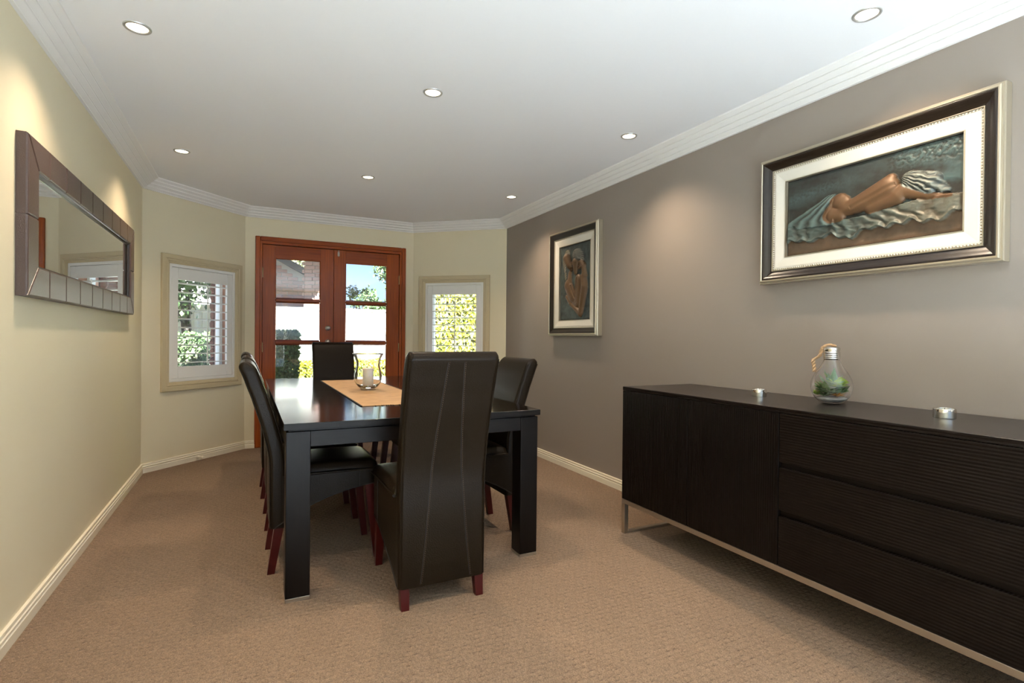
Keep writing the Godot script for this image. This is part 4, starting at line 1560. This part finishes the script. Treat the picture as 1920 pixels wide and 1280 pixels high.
func hedge(called: String, label: String, lo: Vector3, hi: Vector3, count: int, size: float, colors: Array, seed_: int) -> void:
	var c := (lo + hi) / 2
	var t := thing(called, label, "hedge", Transform3D(Basis(), Vector3(c.x, lo.y, c.z)))
	var h := (hi - lo) / 2
	var mb := MB.new()
	mb.cbox(Vector3(-h.x + 0.10, 0, -h.z + 0.08), Vector3(h.x - 0.10, 2 * h.y - 0.1, h.z - 0.08), 0.05)
	put("inner_twigs", mb, M.twigs, t)
	foliage(t, count, size, func():
		var p := Vector3(rng.randf_range(-1, 1), rng.randf_range(-1, 1), rng.randf_range(-1, 1))
		var a := rng.randi() % 4
		if a < 2:
			p.z = 1.0 - absf(rng.randfn(0.0, 0.12))
		elif a == 2:
			p.y = 1.0 - absf(rng.randfn(0.0, 0.08))
		else:
			p.x = signf(p.x) * (1.0 - absf(rng.randfn(0.0, 0.1)))
		return Vector3(p.x * h.x, h.y + p.y * h.y, p.z * h.z), colors, seed_)

func tree(called: String, label: String, at: Vector3, trunk_h: float, blobs: Array, count: int, size: float, colors: Array, seed_: int) -> void:
	var t := thing(called, label, "tree", Transform3D(Basis(), at))
	var mb := MB.new()
	mb.tube(spline([Vector3(0, 0, 0), Vector3(0.05, trunk_h * 0.4, 0.02), Vector3(-0.03, trunk_h * 0.8, 0), Vector3(0.02, trunk_h, 0)], 4), 0.11, 8, 0.05)
	rng.seed = seed_ + 1
	for q in blobs:
		mb.tube([Vector3(0, trunk_h * 0.75, 0), Vector3(q[0].x * 0.5, lerpf(trunk_h, q[0].y, 0.4), q[0].z * 0.5), q[0]], 0.035, 6, 0.01)
	put("trunk", mb, M.bark, t)
	foliage(t, count, size, func():
		var q: Array = blobs[rng.randi() % blobs.size()]
		var d := Vector3(rng.randfn(), rng.randfn(), rng.randfn()).normalized() * pow(rng.randf(), 0.4)
		return q[0] + d * q[1], colors, seed_)

func outside() -> void:
	var G := -0.14
	var mb := MB.new()
	mb.box(Vector3(-14, G - 0.1, -24), Vector3(16, G, 12))
	struct(put("ground", mb, M.paving), "pale paved yard outside the doors", "paving")
	# ribbed steel fence along the back of the yard
	var f := thing("ribbed_fence", "sunlit cream ribbed sheet fence behind the french doors", "fence", Transform3D(Basis(), Vector3(0, G, -10.8)))
	var x := -5.2
	while x < 9.0:
		var pts := PackedVector2Array()
		var bot := PackedVector2Array()
		var n := 18
		for k in n:
			var u := x + 2.34 * k / n
			for q in [[0.0, 0.0], [0.055, 0.0], [0.07, 0.022], [0.115, 0.022]]:
				pts.append(Vector2(u + q[0], q[1]))
		pts.append(Vector2(x + 2.34, 0.0))
		mb = MB.new()
		for k in pts.size() - 1:
			mb.quad(Vector3(pts[k].x, 0.03, pts[k].y), Vector3(pts[k + 1].x, 0.03, pts[k + 1].y), Vector3(pts[k + 1].x, 1.80, pts[k + 1].y), Vector3(pts[k].x, 1.80, pts[k].y))
		put("panel", mb, M.fence, f)
		mb = MB.new()
		mb.cbox(Vector3(x - 0.025, 0, -0.02), Vector3(x + 0.025, 1.84, 0.04), 0.004)
		put("post", mb, M.fence, f)
		for y in [0.02, 1.785]:
			mb = MB.new()
			mb.cbox(Vector3(x + 0.026, y, -0.015), Vector3(x + 2.314, y + 0.045, 0.035), 0.004)
			put("rail", mb, M.fence, f)
		x += 2.34
	# neighbour's brick house: gable wall and taller brick flue behind the fence
	var h := thing("neighbour_house", "pink brick neighbour house with a sloping dark roof above the fence", "house", Transform3D(Basis(), Vector3(0.6, G, -13.6)))
	mb = MB.new()
	mb.prism(PackedVector2Array([Vector2(-4.0, 0), Vector2(1.25, 0), Vector2(1.25, 2.40), Vector2(-1.2, 3.68), Vector2(-4.0, 2.2)]), Vector3(0, 0, 0), Vector3.RIGHT, Vector3.UP, Vector3.BACK, -3.0, -0.012)
	put("gable_wall", mb, M.mortar, h)
	var bm := MB.new()
	bm.cbox(Vector3(-0.115, -0.038, -0.02), Vector3(0.115, 0.038, 0.0), 0.004)
	var bmesh := bm.mesh()
	rng.seed = 77
	var bricks := [M.brick, M.brick2, M.brick3]
	for r in 14:
		var y := 1.78 + r * 0.086
		for k in 6:
			var bx := -0.62 + k * 0.24 + (0.12 if r % 2 else 0.0)
			if y + 0.05 < 3.68 - (bx + 0.12 + 1.2) * 0.522:
				piece("brick", bmesh, bricks[rng.randi() % 3], Transform3D(Basis(), Vector3(bx, y, 0.002)), h)
	mb = MB.new()
	var slope := Vector2(3.6, -1.88).normalized()
	mb.prism(PackedVector2Array([Vector2(-1.2, 3.68), Vector2(1.50, 2.27), Vector2(1.55, 2.40), Vector2(-1.2, 3.84)]), Vector3(0, 0, 0), Vector3.RIGHT, Vector3.UP, Vector3.BACK, -3.2, 0.12)
	mb.prism(PackedVector2Array([Vector2(-1.2, 3.68), Vector2(-4.3, 2.05), Vector2(-4.35, 2.18), Vector2(-1.2, 3.84)]), Vector3(0, 0, 0), Vector3.RIGHT, Vector3.UP, Vector3.BACK, -3.2, 0.12)
	put("roof", mb, M.tile_roof, h)
	var ch := thing("brick_flue", "tall pale brick flue rising beside the neighbour's gable", "chimney", Transform3D(Basis(Vector3.UP, deg_to_rad(-28)), Vector3(1.28, G, -12.75)))
	mb = MB.new()
	mb.box(Vector3(-0.16, 0, -0.5), Vector3(0.52, 4.4, -0.022))
	put("core", mb, M.mortar, ch)
	for r in 17:
		var y := 1.80 + r * 0.086
		for k in 3:
			var bx := -0.05 + k * 0.24 - (0.06 if r % 2 else 0.0)
			piece("brick", bmesh, M.brick2 if rng.randf() < 0.6 else M.brick, Transform3D(Basis(), Vector3(bx, y, 0.0)), ch)
		for k in 2:
			piece("brick", bmesh, M.brick if rng.randf() < 0.6 else M.brick3, Transform3D(Basis(Vector3.UP, -PI / 2), Vector3(-0.181, y, -0.11 - k * 0.24)), ch)
	# shed roof at the right
	var sr := thing("shed", "grey roofed shed among the trees above the fence", "shed", Transform3D(Basis(), Vector3(5.35, G, -15.0)))
	mb = MB.new()
	mb.prism(PackedVector2Array([Vector2(-1.0, 0), Vector2(1.6, 0), Vector2(1.6, 2.5), Vector2(-1.0, 2.5)]), Vector3.ZERO, Vector3.RIGHT, Vector3.UP, Vector3.BACK, -1.5, 0.0)
	put("wall", mb, M.brick3, sr)
	for k in 14:
		mb = MB.new()
		mb.cbox(Vector3(-1.25 + k * 0.22, 2.52, 0.1), Vector3(-1.05 + k * 0.22, 2.56, 0.12), 0.004)
		mb.quad(Vector3(-1.25 + k * 0.22, 2.56, 0.12), Vector3(-1.04 + k * 0.22, 2.56, 0.12), Vector3(-1.04 + k * 0.22, 3.5, -1.5), Vector3(-1.25 + k * 0.22, 3.5, -1.5))
		put("roof_sheet", mb, M.tile_roof, sr)
	var green := [Color(0.09, 0.14, 0.05), Color(0.11, 0.155, 0.055), Color(0.085, 0.13, 0.05)]     # leaf reflectance, linear
	var gold := [Color(0.42, 0.40, 0.04), Color(0.55, 0.46, 0.07), Color(0.30, 0.33, 0.03), Color(0.48, 0.30, 0.04), Color(0.16, 0.20, 0.02)]
	hedge("clipped_hedge", "dark clipped hedge column seen through the left door leaf", Vector3(0.15, G, -9.0), Vector3(0.67, 1.20, -8.45), 12000, 0.06, green, 31)
	hedge("box_hedge", "green hedge below the tree outside the shuttered window on the mirror side", Vector3(-3.2, G, -9.3), Vector3(-0.52, 1.16, -8.6), 9000, 0.06, green, 32)
	hedge("low_hedge", "low yellow green hedge planted along the sunlit fence", Vector3(0.72, G, -10.6), Vector3(4.2, 0.68, -10.1), 8000, 0.07, gold, 33)
	hedge("golden_hedge", "tall golden hedge filling the shuttered window beside the picture wall", Vector3(2.45, G, -9.9), Vector3(5.6, 2.8, -9.2), 16000, 0.085, gold, 34)
	tree("broadleaf_tree", "leafy tree behind the hedge outside the shuttered window on the mirror side", Vector3(-0.86, G, -9.9), 1.9, [[Vector3(-0.3, 2.2, 0.2), 0.75], [Vector3(0.10, 2.7, 0), 0.6], [Vector3(-1.1, 2.4, 0), 0.9], [Vector3(-0.5, 3.2, 0.1), 0.9], [Vector3(-1.6, 3.2, 0.2), 1.0], [Vector3(-0.3, 3.1, 1.2), 0.8], [Vector3(-1.0, 3.3, 1.3), 0.9], [Vector3(0.15, 3.0, 1.1), 0.55], [Vector3(-0.5, 3.6, 1.9), 0.8]], 16000, 0.11, green, 41)  # house-side upper crown added out of view to shade the leaves below
	tree("added_shade_tree", "unseen tall tree added at the fence to shade the neighbour's brick gable", Vector3(0.15, G, -11.5), 3.2, [[Vector3(0.4, 3.9, 0.0), 0.75], [Vector3(1.1, 4.2, 0.1), 0.85], [Vector3(1.6, 3.8, 0.0), 0.65], [Vector3(0.8, 4.8, 0), 0.8], [Vector3(-0.4, 4.2, 0), 0.8]], 9000, 0.2, green, 46)  # added out of view so that its crown darkens the gable
	tree("conifer", "dark bushy tree above the fence at the edge of the right door leaf", Vector3(3.35, G, -13.0), 2.6, [[Vector3(-0.25, 3.0, 0), 0.42], [Vector3(0.25, 3.3, 0), 0.6], [Vector3(0.1, 2.5, 0.1), 0.5], [Vector3(0.5, 2.6, 0), 0.6]], 3500, 0.10, green, 42)
	tree("young_tree", "small leafy tree against the sky above the fence", Vector3(2.35, G, -12.9), 1.9, [[Vector3(0, 2.15, 0), 0.22], [Vector3(0.22, 2.3, 0), 0.18], [Vector3(-0.15, 2.35, 0), 0.15], [Vector3(0.35, 2.1, 0), 0.15]], 900, 0.08, green, 43)
	tree("bushy_tree", "green bushy tree just over the fence behind the right door leaf", Vector3(2.75, G, -11.9), 1.6, [[Vector3(0, 1.85, 0), 0.25], [Vector3(0.4, 1.95, 0), 0.3], [Vector3(-0.3, 1.8, 0), 0.2]], 1600, 0.08, green, 44)
	tree("distant_tree", "pale distant tree behind the neighbour's roof", Vector3(0.5, G, -19.0), 3.0, [[Vector3(0.0, 4.4, 0), 0.5], [Vector3(-0.6, 4.7, 0), 0.7], [Vector3(1.1, 3.9, 0), 0.5], [Vector3(1.6, 3.75, 0), 0.4]], 2500, 0.12, [Color(0.22, 0.24, 0.10), Color(0.30, 0.28, 0.12)], 45)

func _ready() -> void:
	camera_and_light()
	materials()
	shell()
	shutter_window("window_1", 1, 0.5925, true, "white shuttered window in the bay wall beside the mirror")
	shutter_window("window_2", 3, 0.5075, false, "white shuttered window in the bay wall beside the upright relief")
	french_doors()
	added_sliding_doors()
	dining_table()
	chairs()
	sideboard()
	mirror()
	pictures()
	downlights()
	runner()
	hurricane()
	terrarium()
	tealight(Vector3(2.304, 0.8685, -1.846), "chrome tealight holder on the sideboard, at the end by the bay")
	tealight(Vector3(2.315, 0.8685, -1.055), "chrome tealight holder on the sideboard, below the wide framed relief's far edge")
	door_stop()
	outside()
